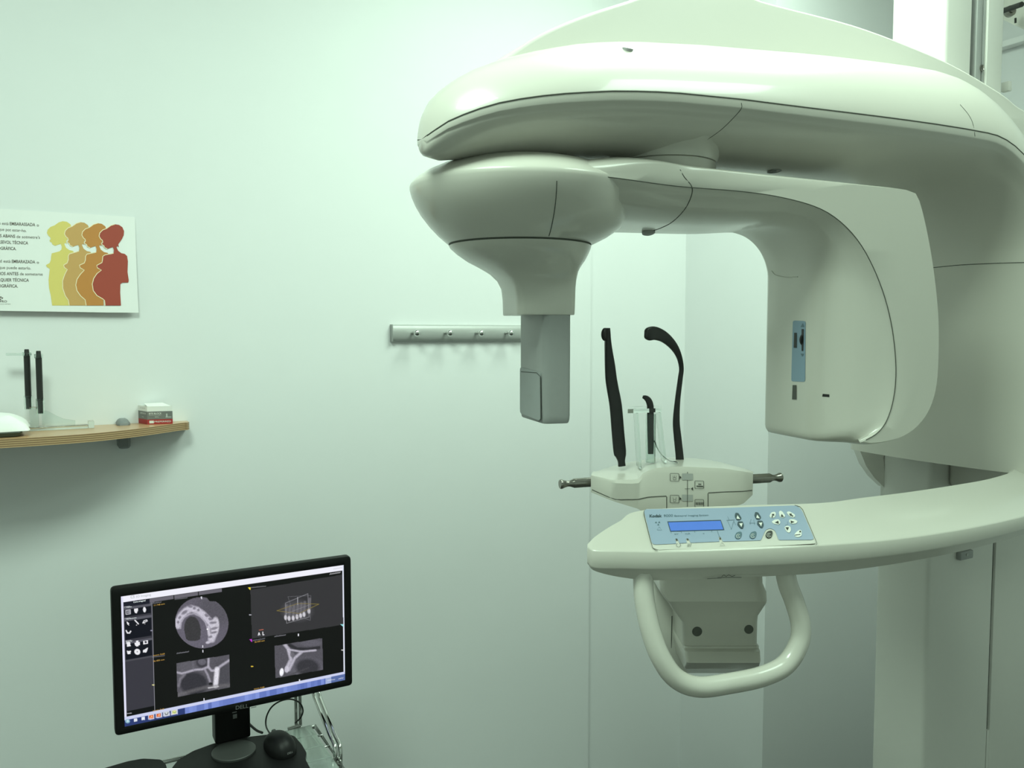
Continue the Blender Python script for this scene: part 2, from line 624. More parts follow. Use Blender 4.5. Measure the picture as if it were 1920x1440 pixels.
stations = []
for k in range(1, 15):
    phi = math.pi / 2 * k / 14
    X = XT + LT * (1 - math.cos(phi))
    stations.append((X, None))
for X in np.linspace(XT + LT + .05, XA, 10):
    stations.append((X, None))
for k in range(1, 13):
    stations.append((None, math.pi / 2 * k / 12))
zv = np.linspace(ZR - RA, -.281, 7)[1:]
for z in zv:
    stations.append((None, float(z) - 100))
lower, upper, rim = [], [], []
NL, NU = 30, 30
for X, q in stations:
    if q is None:
        base, nrm = np.array([X, ZR]), np.array([0, 1.0])
        taper = max(0.0, 1 - max(0.0, (XT + LT - X) / LT) ** 2.35) ** .5
        drop = float(np.interp(X, [.486, .497, .509, .535, .557, .60, .644, .74, .83, .95], [.084, .074, .065, .054, .046, .036, .028, .014, .005, 0]))
        base = base - [0, drop]
        yn_full = YN0 - 0.075 * sm((X - 0.75) / (XA - 0.75))
        yf_full = YF0
        s = (X - XT)
    elif q > -50:
        base = np.array([XA + RA * math.sin(q), ZR - RA + RA * math.cos(q)])
        nrm = np.array([math.sin(q), math.cos(q)])
        taper, yn_full, yf_full = 1.0, YN0 - .075 - .02 * q / 1.57, YF0 + 0.07 * sm(q / 1.57)
    else:
        base, nrm = np.array([XA + RA, q + 100]), np.array([1.0, 0])
        taper, yn_full, yf_full = 1.0, YN0 - .095, YF0 + .07
    yc = (yn_full + yf_full) / 2
    h = (yf_full - yn_full) / 2 * taper
    yn, yf = yc - h, yc + h
    lip = 0.0235 * min(1, .60 + .40 * taper)
    D = 0.036 * taper + 0.020 * min(1, taper * 2.2)
    if q is not None and q < -50: D = 0.026
    elif q is not None: D = 0.056 - 0.030 * q / 1.57
    prof = [(yn, -.0005), (yn, -lip * .50), (yn + .0012, -lip * .60), (yn + .004, -lip * .70)]
    for j in range(NL + 1):
        u = -math.cos(math.pi * (.06 + .88 * j / NL))
        prof.append((yc + (h - .004) * u, -lip * .74 - D * (1 - u * u) ** 0.75))
    prof += [(yf - .004, -lip * .70), (yf - .0012, -lip * .60), (yf, -lip * .50), (yf, -.0005)]
    ring = [np.array([base[0] + nrm[0] * n_, y, EYE + base[1] + nrm[1] * n_]) for y, n_ in prof]
    lower.append(ring)
    if q is None:
        ht = float(np.interp(X, [.486, .6, .75, .9, 1.2, 1.5], [.080, .088, .102, .113, .136, .152])) * taper ** .6
    else:
        ht = 0.152
    ring = []
    for j in range(NU + 1):
        u = math.cos(math.pi * j / NU)      # far -> near
        prof = (1 - abs(u) ** 2.5) ** 0.80
        ring.append(np.array([base[0] + nrm[0] * (ht * prof + .0012), yc + h * u, EYE + base[1] + nrm[1] * (ht * prof + .0012)]))
    upper.append(ring)
    rim.append(np.array([base[0], yn, EYE + base[1]]))
ov = MB()
tipc = np.mean(lower[0] + upper[0], axis=0) - [0.0015, 0, 0]
n_h = 25      # stations belonging to the overhead part for the top shell
ov.loft([[tipc] * len(lower[0])] + lower, closed=False, cap=False)
bot = lower[-1] + upper[-1][1:-1]
ov.add(bot, [tuple(range(len(bot)))])
arm_low = ov.build('overhead_arm', M['shell'], mach, smooth=60)
tp = MB()
tp.loft([[tipc] * (NU + 1)] + upper, closed=False, cap=False)
arm_top = tp.build('top_shell', M['shell'], mach, smooth=60)
MB().tube([r + np.array([0, -.0002, 0]) for r in rim], 0.0008, 6).build('shell_seam', M['seam'], mach)

# upright side panel (arched) standing on the arm
FY = 1.10
fin_px = [(908, 142), (932, 119), (960, 98), (1020, 60), (1100, 26), (1180, 0)]
fp = [atY(x, y, FY) for x, y in fin_px]
fpx = [(p[0], p[2]) for p in fp]
fpx += [(.95, EYE + .586), (1.05, EYE + .604)]
for x, y in [(1430, 0), (1600, 45), (1720, 90), (1800, 127), (1880, 175), (1920, 205)]:
    p = atY(x, y, FY)
    fpx.append((p[0], p[2]))
fpx += [(2.16, EYE + .49), (2.23, EYE + .38), (2.25, EYE + .2)]
top_curve = catmull(fpx, 5)
outline = [np.array(p) for p in top_curve] + [np.array([2.25, EYE - .1]), np.array([1.80, EYE - .1]), np.array([1.74, EYE + .25]), np.array([1.60, EYE + .40]), np.array([0.9, EYE + .40]), np.array([0.68, EYE + .36])]
fin = MB()
cen = np.mean(outline, axis=0)


def inset(pts, d):
    P = np.array(pts)
    n = len(P)
    out = []
    for i in range(n):
        t = P[(i + 1) % n] - P[i - 1]
        t /= np.linalg.norm(t) + 1e-9
        nn = np.array([-t[1], t[0]])
        if nn @ (cen - P[i]) < 0 and i < len(top_curve): nn = -nn
        out.append(P[i] + nn * d if i < len(top_curve) else P[i])
    return out


rings = []
for yy, dd in ((FY, .006), (FY + .002, .002), (FY + .006, 0), (FY + .085, 0), (FY + .091, .006)):
    rings.append([np.array([p[0], yy, p[1]]) for p in inset(outline, dd)])
fin.loft(rings)
fin_o = fin.build('side_panel', M['shell2'], mach, smooth=40)
S = surf(bvh_of(fin_o), 0.0)
seam('panel_seam', S, [(1727, 94), (1735, 130), (1744, 172)], .0007, fin_o, smooth_n=0)

treeo = bvh_of(arm_low, arm_top)
S = surf(treeo, 0.0)
seam('underside_seam', S, [(1390, 193), (1390, 203), (1378, 218), (1350, 245), (1312, 270), (1277, 287)], .0006, arm_low)
seam('carriage_seam', S, [(1748, 502), (1800, 497), (1860, 494), (1925, 492)], .0008, arm_low)
seam('top_shell_seam', S, [(1800, 196), (1815, 214), (1824, 232), (1828, 256)], .0006, arm_top)
MB().lathe(S(1177, 92), (0, -.35, .94), [(0, -.003), (.0085, -.003), (.0085, .0012), (.007, .0018), (0, .0018)], 20).build('cap_plug', M['sensor'], arm_top)
MB().lathe(S(1452, 321), (0.05, -.1, -1), [(0, -.003), (.013, -.003), (.013, .001), (.010, .0014), (.009, .0002), (.004, .0002), (.0035, .0014), (0, .0014)], 20).build('round_fastener', M['sensor'], arm_low)

# boss under the arm and rotating collar
zb = 0.3035
MB().lathe(C(0, 0, zb), EZ, [(0.0, 0), (K * .0945, 0), (K * .0955, .004), (K * .099, .012), (K * .108, .022), (K * .124, .031), (0.0, .05)], 64).build('pivot_boss', M['shell'], mach, smooth=50)
MB().lathe(C(0, 0, 0), EZ, [(K * .05, K * .26), (K * .0926, K * .26), (K * .0935, K * (zb - .002)), (K * .0905, K * zb), (K * .0905, K * zb + .002), (.0, K * zb + .002)], 64).build('pivot_collar', M['shell'], mach, smooth=50)

# ---- rotating C-arm with the generator
fil = [(0.205 + .095 * math.sin(t), 0.203 - .095 + .095 * math.cos(t)) for t in np.linspace(0, math.pi / 2, 9)]
inner_full = [(-.272, .197), (-.1, .195), (0, .195), (.12, .197)] + fil + [(.30, .0), (.30, -.1), (.30, -.18), (.3015, -.198), (.309, -.206), (.33, -.2085), (.37, -.2095)]
seam_px = [(1043, 337), (1150, 343), (1300, 352), (1400, 360), (1470, 371), (1530, 388), (1570, 411), (1605, 446), (1632, 490), (1655, 545), (1670, 600), (1678, 655), (1680, 705), (1675, 750), (1663, 788), (1645, 812), (1618, 828)]
inner_near = [(-.272, .2475)] + [c_at(x, y, -.12) for x, y in seam_px]
outer_full = [(-.272, .266), (-.20, .283), (-.12, .294), (0, .287), (.2, .279), (.33, .272), (.395, .268), (.425, .258), (.440, .235), (.458, .17), (.478, .08), (.490, .0), (.492, -.06), (.485, -.115), (.468, -.155), (.438, -.187), (.405, -.205), (.37, -.2095)]
out_px = [(1220, 314), (1300, 321), (1450, 337), (1600, 351), (1680, 359), (1702, 366), (1716, 405), (1732, 485), (1743, 575), (1745, 650), (1741, 720), (1728, 765), (1705, 797), (1675, 817), (1640, 826), (1618, 828)]
outer_near = [(-.272, .2485), (-.19, .2560)] + [c_at(x, y, -.10) for x, y in out_px]


def split_res(pts, cuts, counts):
    """resample a polyline between matching corner points so that opposite profiles line up"""
    P = np.array(catmull(pts, 6))
    ids = [0] + [int(np.argmin(np.linalg.norm(P - np.array(c), axis=1))) for c in cuts] + [len(P) - 1]
    out = []
    for k, n in enumerate(counts):
        seg = resample(P[ids[k]:ids[k + 1] + 1], n + 1)
        out += list(seg[:-1])
    out.append(P[-1])
    return np.array(out)


icuts = [c_at(1470, 371, -.12), c_at(1655, 545, -.12), c_at(1675, 750, -.12)]
I1 = split_res(inner_full, [(.205, .203), (.30, .108), (.30, -.18)], (26, 18, 14, 14))
I0 = split_res(inner_near, icuts, (26, 18, 14, 14))
O1 = split_res(outer_full, [(.425, .258), (.492, -.06), (.438, -.187)], (32, 18, 12, 10))
O0 = split_res(outer_near, [c_at(1702, 366, -.10), c_at(1745, 650, -.10), c_at(1705, 797, -.10)], (32, 18, 12, 10))
rings = []
bs = [(-.12, 1, .010), (-.1185, .96, .006), (-.1165, .91, .004), (-.113, .83, .001), (-.108, .74, 0), (-.10, None, 0), (-.09, None, 0), (-.078, None, 0), (-.062, None, 0), (-.045, None, 0), (-.03, None, 0), (-.015, None, 0), (0.02, None, 0), (.07, None, 0), (.11, None, 0), (.117, None, .002), (.12, None, .006)]
for b_, w, inn in bs:
    tau = max(0.0, (-.015 - b_) / .105)
    if w is None: w = 1 - math.sqrt(max(0, 1 - min(1, tau) ** 2))
    tau2 = max(0.0, (-.04 - b_) / .08)
    wo = 1 - math.sqrt(max(0, 1 - min(1, tau2) ** 2)) if b_ > -.12 else 1
    I = I1 + (I0 - I1) * w
    O = O1 + (O0 - O1) * min(1, wo)
    if b_ > .1:
        I = I + np.array([inn, inn])
        O = O - np.array([inn, inn])
    wid = lambda a: 1 + .42 * sm(-a / .23) if b_ < 0 else 1 + .25 * sm(-a / .23)
    ring = [C(a, b_ * wid(a), z) for a, z in I] + [C(a, b_ * wid(a), z) for a, z in O[::-1]]
    rings.append(ring)
cm = MB().loft(rings, cap=False)
nI = len(I1)
for ring in (rings[0], rings[-1]):
    inn_, out_ = ring[:nI], ring[nI:][::-1]
    cm.loft([inn_, [(p + q) / 2 for p, q in zip(inn_, out_)], out_], closed=False, cap=False)
carm = cm.build('rotating_arm', M['shell'], mach, smooth=42)
path = [C(a, -.1202 * (1 + .42 * sm(-a / .23)), z) for a, z in I0[:-1] if a > -.215 or z < 0]
MB().tube(path, .0007, 6).build('arm_seam', M['seam'], carm)

# sensor head bowl
bprof = [(0, .297), (.05, .2965), (.10, .291), (.14, .280), (.166, .2675), (.180, .2575), (.1872, .2505), (.1890, .2470), (.1888, .2415), (.1860, .231), (.1800, .217), (.1700, .200), (.1560, .182), (.1410, .1665), (.1245, .1525), (0, .1525)]
rings = []
for r, z in bprof:
    swell = .13 * math.exp(-((z - .184) / .026) ** 2) if .153 < z < .245 else 0
    rings.append([C(-.272 + max(r, 1e-5) * math.cos(t) * (1 + swell * max(0, math.cos(t)) ** .7), max(r, 1e-5) * math.sin(t), z) for t in np.linspace(0, 2 * math.pi, 73)[:-1]])
bowl = MB().loft(rings).build('sensor_head', M['shell'], mach, smooth=40)
treeb = bvh_of(bowl, carm)
S = surf(treeb, 0.0)
seam('head_seam', S, [(1044, 339), (1043, 362), (1040, 392), (1034, 425), (1027, 450)], .0007, bowl)
seam('arm_cross_seam', S, [(1275, 318), (1283, 332), (1297, 350), (1296, 368), (1284, 392), (1262, 415), (1238, 428), (1221, 433)], .0008, carm)
p = S(1216, 433)
MB().lathe(p + np.array([0, 0, -.002]), (-.1, -.3, -1), [(0, -.004), (.012, -.004), (.012, .002), (.009, .0035), (0, .004)], 20).build('arm_plug', M['sensor'], carm)
seam('finger_groove', S, [(1447, 508), (1455, 516), (1475, 520), (1496, 519)], .0012, carm, M['shell2'])


def a_for_px(x, b_):
    d = ray(x, 700)
    # intersect vertical plane of the pixel column with line at offset b (ground projection)
    n = np.array([d[1], -d[0], 0])
    o_ = PIV + K * B * b_
    return float(((CAM - o_) @ n) / (K * (A @ n)))


# flange and neck below the bowl
bn = -.052
na0 = a_for_px(974, bn)
na1 = a_for_px(1083, bn)
nb1 = .062


def rrect(a0, a1, b0, b1, r, n=48):
    P = round_poly([(a0, b0), (a1, b0), (a1, b1), (a0, b1)], r, 8)
    P.append(P[0])
    P = resample(P, n + 1)[:-1]
    # start from the ring point at angle 0 around the centre
    c = np.array([(a0 + a1) / 2, (b0 + b1) / 2])
    ang = np.arctan2(P[:, 1] - c[1], P[:, 0] - c[0]) % (2 * math.pi)
    return np.roll(P, -int(np.argmin(ang)), axis=0)


def circ(ca, cb_, r, n=48):
    return np.array([(ca + r * math.cos(2 * math.pi * k / n), cb_ + r * math.sin(2 * math.pi * k / n)) for k in range(n)])


rr = rrect(na0, na1, bn, nb1, .016)
cc = circ(-.272, 0, .1225)
neck = []
for t, z in ((0, .1495), (.02, .1455), (.13, .136), (.30, .1245), (.50, .115), (.72, .104), (.88, .092), (.97, .078), (1.0, .060), (1.005, .045), (1.01, .0335), (1.02, .0315)):
    tt = t
    ringp = cc * (1 - tt) + rr * tt
    if t >= 1.0: ringp = (rr - rr.mean(0)) * (1.0 - (t - 1) * 1.4) + rr.mean(0)
    neck.append([C(a, b_, z) for a, b_ in ringp])
MB().loft(neck).build('sensor_neck', M['shell'], mach, smooth=50)
MB().lathe(C(-.272, 0, 0), EZ, [(0, K * .1488), (K * .1215, K * .1488), (K * .1225, K * .151), (K * .1225, K * .1535), (0, K * .1535)], 72).build('head_joint', M['seam'], mach)
# sensor box
sb = -.050
sa = a_for_px(1019, sb)
sa1 = a_for_px(1071, sb)
# far corner so that the back face begins at pixel 973
lo, hi = -.05, .25
for _ in range(40):
    mid = (lo + hi) / 2
    if project(C(sa, mid, -.05))[0] > 975: lo = mid
    else: hi = mid
sfar = lo
zt, zb2 = .040, -.1545
P = round_poly([(sa, sfar), (sa, sb), (sa1, sb), (sa1, sfar)], [.006, .012, .008, .006], 4)
rings = []
mean = np.mean(P, axis=0)
for z, s in ((zt, 1.0), (-.05, 1.0), (zb2 + .014, .995), (zb2 + .006, .975), (zb2 + .001, .93), (zb2, .88)):
    rings.append([C(*((p - mean) * [s, 1 - (1 - s) * .5] + mean), z) for p in P])
sens = MB().loft(rings).build('sensor_box', M['sensor'], mach, smooth=40)
S = surf(bvh_of(sens), 0.0)
# cover plate on the back face
fn = lambda b_, z: C(sa - .0002, b_, z)
cov = round_poly([(sfar - .004, -.062), (sb + .012, -.066), (sb + .012, -.150), (sfar - .004, -.147)], .008, 4)
MB().prism(cov, fn, .0012, -A).build('cover_plate', M['sensor2'], sens, smooth=20)
dc = Decal(plane_surf(C(sa, 0, -.1) - A * .0013, A, .0002))
dc.line([(977, 697), (1006, 699), (1013, 706), (1014, 785), (1010, 790)], 1.6)
dc.build('cover_outline', M['ink'], sens)
dc = Decal(plane_surf(C(sa, 0, -.1) - A * .0013, A, .0003))
dc.text('OK', (986, 746), (999, 747), 6)
dc.build('cover_print', M['sensor'], sens)

# ---- generator face fittings
St = surf(bvh_of(carm), 0.0)
S6 = surf(bvh_of(carm), 0.0006)
d = Decal(S6)
d.poly(round_poly([(1487, 601), (1511, 602), (1510, 716), (1484, 715)], 4, 4))
lab = d.build('slider_label', M['bluegrey'], carm, label='blue adhesive strip beside the slider')
d = Decal(surf(bvh_of(carm), 0.0012))
d.poly([(1502, 613), (1509, 613), (1506, 606)])
d.build('direction_arrow', M['slate'], carm)
d = Decal(surf(bvh_of(carm), 0.0012))
d.poly([(1502, 663), (1508, 663), (1505, 669)])
d.build('direction_arrow', M['slate'], carm)
d = Decal(surf(bvh_of(carm), 0.0012))
d.poly([(1490, 624), (1495, 624), (1495, 652), (1489, 652)])
d.build('light_slot', M['dark'], carm)
d = Decal(surf(bvh_of(carm), 0.0012))
d.poly([(1487, 722), (1494, 722), (1494, 749), (1486, 749)])
d.build('light_slot', M['slotgrey'], carm)
d = Decal(surf(bvh_of(carm), 0.0013))
d.poly([(1504, 617), (1508, 617), (1507, 658), (1504, 658)])
d.build('wheel_slot', M['black'], carm)
wp = St(1504, 637)
MB().lathe(wp + A * K * .0085, np.cross(A, EZ), [(0, -.0022), (.012, -.0022), (.0132, -.0012), (.0132, .0012), (.012, .0022), (0, .0022)], 24).build('thumb_wheel', M['black'], carm)
d = Decal(surf(bvh_of(carm), 0.0008))
d.poly([(1543, 738.5), (1555, 739.5), (1555, 744.5), (1542, 743.5)])
d.build('laser_slit', M['black'], carm)

# ---- console arm : loft along a crescent
# (front crease xc, depth, z) , (back edge xc, depth, z), front face drop
F_ = [(.1125, 1.219, -.3175), (.124, 1.208, -.320), (.17, 1.204, -.320), (.23, 1.204, -.3205), (.36, 1.220, -.3205), (.48, 1.243, -.3205), (.60, 1.277, -.320), (.73, 1.334, -.319), (.86, 1.408, -.318), (.98, 1.49, -.316), (1.10, 1.60, -.313), (1.20, 1.76, -.31)]
B_ = [(.1130, 1.223, -.3150), (.130, 1.241, -.305), (.165, 1.268, -.290), (.205, 1.295, -.277), (.36, 1.318, -.274), (.50, 1.337, -.274), (.585, 1.372, -.272), (.68, 1.425, -.2735), (.80, 1.493, -.2735), (.905, 1.56, -.273), (1.0, 1.65, -.272), (1.06, 1.78, -.27)]
H_ = [.025, .0275, .0275, .0275, .0275, .0275, .0265, .0255, .0245, .023, .022, .022]
U_ = [.001, .006, .018, .022, .022, .022, .020, .018, .016, .014, .012, .012]
Fs, Bs = catmull(F_, 6), catmull(B_, 6)
Hs, Us = catmull([[h] for h in H_], 6), catmull([[h] for h in U_], 6)
rings = []
for f, bk, h, u in zip(Fs, Bs, Hs, Us):
    f, bk = cw(*f), cw(*bk)
    out = f - bk
    out[2] = 0
    L = np.linalg.norm(out)
    out /= L
    up = (f - bk)
    h, u = float(h[0]), float(u[0])
    e = min(.004, L * .3)
    top1 = f + (bk - f) * min(.35, (.0018 / max(L, .01)))
    ring = [bk + (f - bk) * .06 + EZ * .0015 * min(1, L / .05), bk + (f - bk) * .5 + EZ * .0005, top1,
            f + out * .0005 - EZ * .0008, f + out * .0013 - EZ * .0022,
            f + out * .0030 - EZ * (h - .003), f + out * .0020 - EZ * (h - .0008), f - out * .0005 - EZ * h,
            f - out * min(L * .4, u * .62) - EZ * (h + u * .92), f - out * min(L * .62, u * .7 + .008) - EZ * (h + u * .97),
            np.array([bk[0], bk[1], f[2]]) - EZ * (h + u * .5) + out * min(.02, L * .2), np.array([bk[0], bk[1], f[2]]) - EZ * (h * .6),
            bk - EZ * .006 - out * .001]
    rings.append(ring)
cons = MB().loft(rings).build('console_arm', M['shell'], mach, smooth=33)

# ---- control panel on the sloping top
treec = bvh_of(cons)
pts3 = [surf(treec, 0)(x, y) for x, y in [(1225, 970), (1500, 965), (1240, 1030), (1520, 1015), (1370, 990)]]
pm = np.mean(pts3, axis=0)
_, _, vt = np.linalg.svd(np.array(pts3) - pm)
pn = vt[2] if vt[2][2] > 0 else -vt[2]
top_off = max(float((p - pm) @ pn) for p in pts3) + .0001
PS = lambda off: plane_surf(pm + pn * (top_off), pn, off)
Pz = lambda x, y: (1190 + x / 5.3333, 930 + y / 5.3333)      # zoomed drawing -> photograph pixels


def Q(*pts):
    return [Pz(*p) for p in pts]


mem = round_poly(Q((88, 132), (860, 118), (1655, 90), (1810, 476), (1560, 492), (235, 540), (180, 520)), [7, 0, 14, 4, 0, 4, 3], 5)
pan = MB()
S0 = PS(0)
pan.prism(mem, S0, .0004, pn)
panel = pan.build('control_panel', M['shell2'], mach, smooth=20)
d = Decal(PS(.0012))
d.poly(round_poly(Q((88, 132), (860, 120), (1650, 92), (1800, 438), (1440, 440), (1405, 345), (1360, 322), (1310, 335), (1262, 443), (910, 455), (880, 455), (860, 408), (838, 410), (848, 455), (560, 468), (536, 424), (512, 426), (522, 468), (450, 473), (424, 424), (405, 428), (416, 476), (175, 486)), [8, 0, 14, 7, 2, 6, 5, 6, 2, 1, 1, 2, 2, 1, 1, 2, 2, 1, 1, 2, 2, 1, 7], 4))
blue = d.build('blue_membrane', M['blue'], panel)
d = Decal(PS(.0011))
d.line(Q((230, 547), (205, 538), (180, 515), (150, 420), (110, 260), (92, 190), (92, 155), (110, 135), (150, 133)), .9)
d.build('membrane_edge', M['ink'], panel)
d = Decal(PS(.0011))
d.line(Q((1600, 92), (1650, 105), (1680, 135), (1720, 230), (1780, 370), (1820, 465), (1822, 480), (1812, 492)), .9)
d.build('membrane_edge', M['ink'], panel)
d = Decal(PS(.0016))
d.poly(Q((326, 254), (862, 238), (898, 340), (356, 356)))
d.build('display_frame', M['lcdframe'], panel)
d = Decal(PS(.0020))
d.poly(Q((336, 264), (858, 248), (886, 333), (362, 349)))
d.build('display', M['lcd'], panel, label='lit blue display window')
d = Decal(PS(.0017))
d.text('Kodak', Pz(148, 212), Pz(272, 210), 5.0, .035)
d.build('brand_lettering', M['navy'], panel)['kind'] = 'stuff'
d = Decal(PS(.0017))
d.text('9000', Pz(290, 209), Pz(382, 206), 4.6)
d.text('Extraoral Imaging System', Pz(398, 205), Pz(738, 198), 2.9, .008)
d.text('kV', Pz(400, 387), Pz(438, 386), 2.9)
d.text('mA', Pz(505, 384), Pz(556, 382), 2.9)
d.text('s', Pz(682, 379), Pz(698, 378), 2.4)
for x in (362, 464, 598, 768):
    d.line(Q((x, 356 - (x - 362) * .028), (x + 5, 374 - (x - 362) * .028)), .7)
d.line(Q((826, 345), (848, 408)), .6)
d.build('panel_lettering', M['slate'], panel)['kind'] = 'stuff'
d = Decal(PS(.0017))
for x, y in ((212, 262), (244, 260), (235, 284)):
    d.poly(Q((x - 10, y + 8), (x + 12, y + 8), (x + 2, y - 9)))
for t in ([(222, 338), (272, 340), (246, 308)],):
    d.line(Q(*t), .6, True)
# arm and head pictograms
d.line(Q((918, 244), (1000, 238)), .6)
d.line(Q((930, 250), (968, 335)), .5)
d.line(Q((990, 250), (966, 335)), .5)
d.line(Q((990, 246), (1012, 290)), .5)
d.line(Q((930, 205), (945, 240)), .5)
d.line(Q((1165, 232), (1150, 275), (1160, 280)), .5)
d.line(Q((1190, 235), (1200, 290)), .5)
d.line(Q((1150, 270), (1206, 270)), .5)
d.line(Q((1528, 255), (1532, 285), (1505, 292)), .5)
d.build('panel_pictograms', M['slate'], panel)['kind'] = 'stuff'


def keycap(name, poly_px, material, parent, r=2.0, off=.0013, t=.0012):
    kb = MB()
    kb.prism(round_poly(poly_px, r, 4), PS(off), t, pn)
    return kb.build(name, material, parent, smooth=20)


def tri_on(parent, pts, material, off=.0029):
    Decal(PS(off)).poly(Q(*pts)).build('arrow_symbol', material, parent)


# dark arrow keys
for dx, dy in ((0, 0), (197, -7)):
    kk = keycap('arrow_button', Q((1006 + dx, 172 + dy), (1036 + dx, 176 + dy), (1068 + dx, 226 + dy), (1050 + dx, 245 + dy), (1020 + dx, 244 + dy), (1000 + dx, 205 + dy)), M['navy'], panel)
    tri_on(kk, [(1018 + dx, 226 + dy), (1055 + dx, 230 + dy), (1028 + dx, 192 + dy)], M['whiteprint'])
    kk = keycap('arrow_button', Q((1030 + dx, 258 + dy), (1080 + dx, 260 + dy), (1092 + dx, 300 + dy), (1080 + dx, 332 + dy), (1058 + dx, 328 + dy), (1026 + dx, 290 + dy)), M['navy'], panel)
    tri_on(kk, [(1044 + dx, 274 + dy), (1080 + dx, 271 + dy), (1068 + dx, 310 + dy)], M['whiteprint'])
for cx, cy, mt in ((1036, 398, 'slate'), (1182, 395, 'slate'), (1343, 388, 'ink')):
    kk = keycap('round_button', Q((cx - 38, cy + 8), (cx - 20, cy - 28), (cx + 18, cy - 38), (cx + 34, cy - 30), (cx + 32, cy + 8), (cx + 10, cy + 36), (cx - 22, cy + 34)), M[mt], panel, 3)
    dd = Decal(PS(.0029))
    dd.line(Q(*[(cx + 20 * math.cos(t), cy + 3 + 20 * math.sin(t)) for t in np.linspace(.4, 5.6, 12)]), .55)
    dd.line(Q((cx - 8, cy + 10), (cx - 2, cy - 10), (cx + 8, cy + 12)), .55)
    dd.build('button_symbol', M['whiteprint'], kk)
# white direction keys
wk = [([(1345, 205), (1365, 168), (1400, 162), (1412, 180), (1400, 220), (1362, 222)], [(1368, 212), (1378, 214), (1385, 192), (1395, 200), (1396, 178), (1368, 180), (1376, 188)]),
      ([(1440, 165), (1455, 150), (1475, 160), (1506, 205), (1490, 222), (1450, 214)], [(1462, 206), (1492, 208), (1470, 178)]),
      ([(1516, 165), (1545, 158), (1600, 190), (1604, 212), (1580, 222), (1540, 200)], [(1545, 175), (1572, 176), (1568, 184), (1588, 200), (1578, 206), (1562, 194), (1556, 200)]),
      ([(1366, 262), (1400, 240), (1440, 238), (1458, 268), (1445, 290), (1395, 284)], [(1402, 264), (1436, 246), (1442, 278)]),
      ([(1545, 240), (1590, 236), (1630, 258), (1615, 278), (1570, 284), (1542, 262)], [(1558, 244), (1598, 258), (1564, 272)]),
      ([(1495, 318), (1520, 300), (1556, 312), (1562, 350), (1545, 374), (1518, 360)], [(1508, 312), (1544, 312), (1528, 346)]),
      ([(1596, 388), (1618, 362), (1650, 342), (1668, 352), (1668, 404), (1632, 418), (1602, 408)], [(1602, 387), (1658, 380), (1658, 386), (1603, 393)])]
for outl, sym in wk:
    kk = keycap('white_button', Q(*outl), M['whiteprint'], panel, 2.5)
    tri_on(kk, sym, M['ink'])
Decal(PS(.0030)).ell(Pz(1655, 355), 1.7, 1.6).build('indicator_dot', M['ink'], panel)
d = Decal(PS(.0019))
for cx, cy in ((420, 437), (529, 432), (855, 424)):
    d.ell(Pz(cx, cy), 1.6, 1.5)
d.line(Q(*[(438 + 22 * math.cos(t), 490 + 17 * math.sin(t)) for t in np.linspace(-1.1, 4.3, 14)]), .6)
for k in range(3):
    d.line(Q(*[(532 + k * 14 + 5 * math.sin(t * 2), 472 + t * 12) for t in np.linspace(0, 3, 8)]), .6)
d.line(Q((855, 496), (903, 494), (870, 463)), .6, True)
d.build('status_symbols', M['ink'], panel)['kind'] = 'stuff'

# ---- sticker under the console edge
tree_c2 = bvh_of(cons)
S7 = surf(tree_c2, .0005)
d = Decal(S7)
d.poly([(1318, 1083), (1350, 1077), (1435, 1076), (1425, 1082), (1330, 1087)])
d.build('rating_sticker', M['sticker'], cons)
d = Decal(surf(tree_c2, .0009))
d.line([(1353, 1080), (1357, 1077), (1361, 1080), (1366, 1077), (1372, 1080), (1378, 1078)], .9)
d.line([(1326, 1085), (1352, 1084), (1384, 1084.5), (1410, 1083)], .9)
d.line([(1345, 1082), (1390, 1082)], .7)
d.build('sticker_print', M['ink'], cons)['kind'] = 'stuff'
# latch below the arm, on the column
p = atY(1809, 1040, cf - .006)
MB().box(p, (.052, .014, .022), bevel=.004).build('arm_latch', M['sensor'], mach)
p = atY(1813, 1040, cf - .0135)
MB().lathe(p, (0, -1, 0), [(0, 0), (.0035, 0), (.0035, .0014), (0, .0014)], 14).build('latch_screw', M['alu'], mach)
# bracket joining the console arm to the column
MB().box((2.03, 1.13, EYE - .330), (.30, .14, .075), bevel=.012, seg=3).build('console_bracket', M['shell2'], mach)
# lug of the carriage reaching round the column
lug = [atD(x, y, 2.06) for x, y in [(1600, 822), (1608, 842), (1620, 872), (1636, 895), (1656, 914), (1655, 893), (1654, 872), (1653, 856), (1655, 848), (1660, 846), (1680, 850), (1690, 810)]]
rings = [[p + FH * t for p in lug] for t in (-.012, .03)]
MB().loft(rings).build('carriage_lug', M['shell'], mach, smooth=30)

# ---- grab handle
hp = [(1207, 1070, 1.222), (1206, 1090, 1.222), (1209, 1130, 1.215), (1221, 1186, 1.205), (1240, 1235, 1.198), (1268, 1272, 1.198), (1310, 1288, 1.205), (1370, 1281, 1.222), (1430, 1268, 1.240), (1473, 1246, 1.256), (1498, 1206, 1.266), (1501, 1170, 1.270), (1490, 1130, 1.272), (1477, 1095, 1.272), (1471, 1062, 1.272)]
hpath = catmull([atD(*q) for q in hp], 7)
hr = 0.0152
MB().tube(hpath, hr, 24).build('grab_handle', M['tube'], mach, smooth=60)

# ---- drive housing under the console
hc = lambda x, y: atD(x, y, 1.345)
left0, right0 = hc(1226, 1130), hc(1440, 1130)


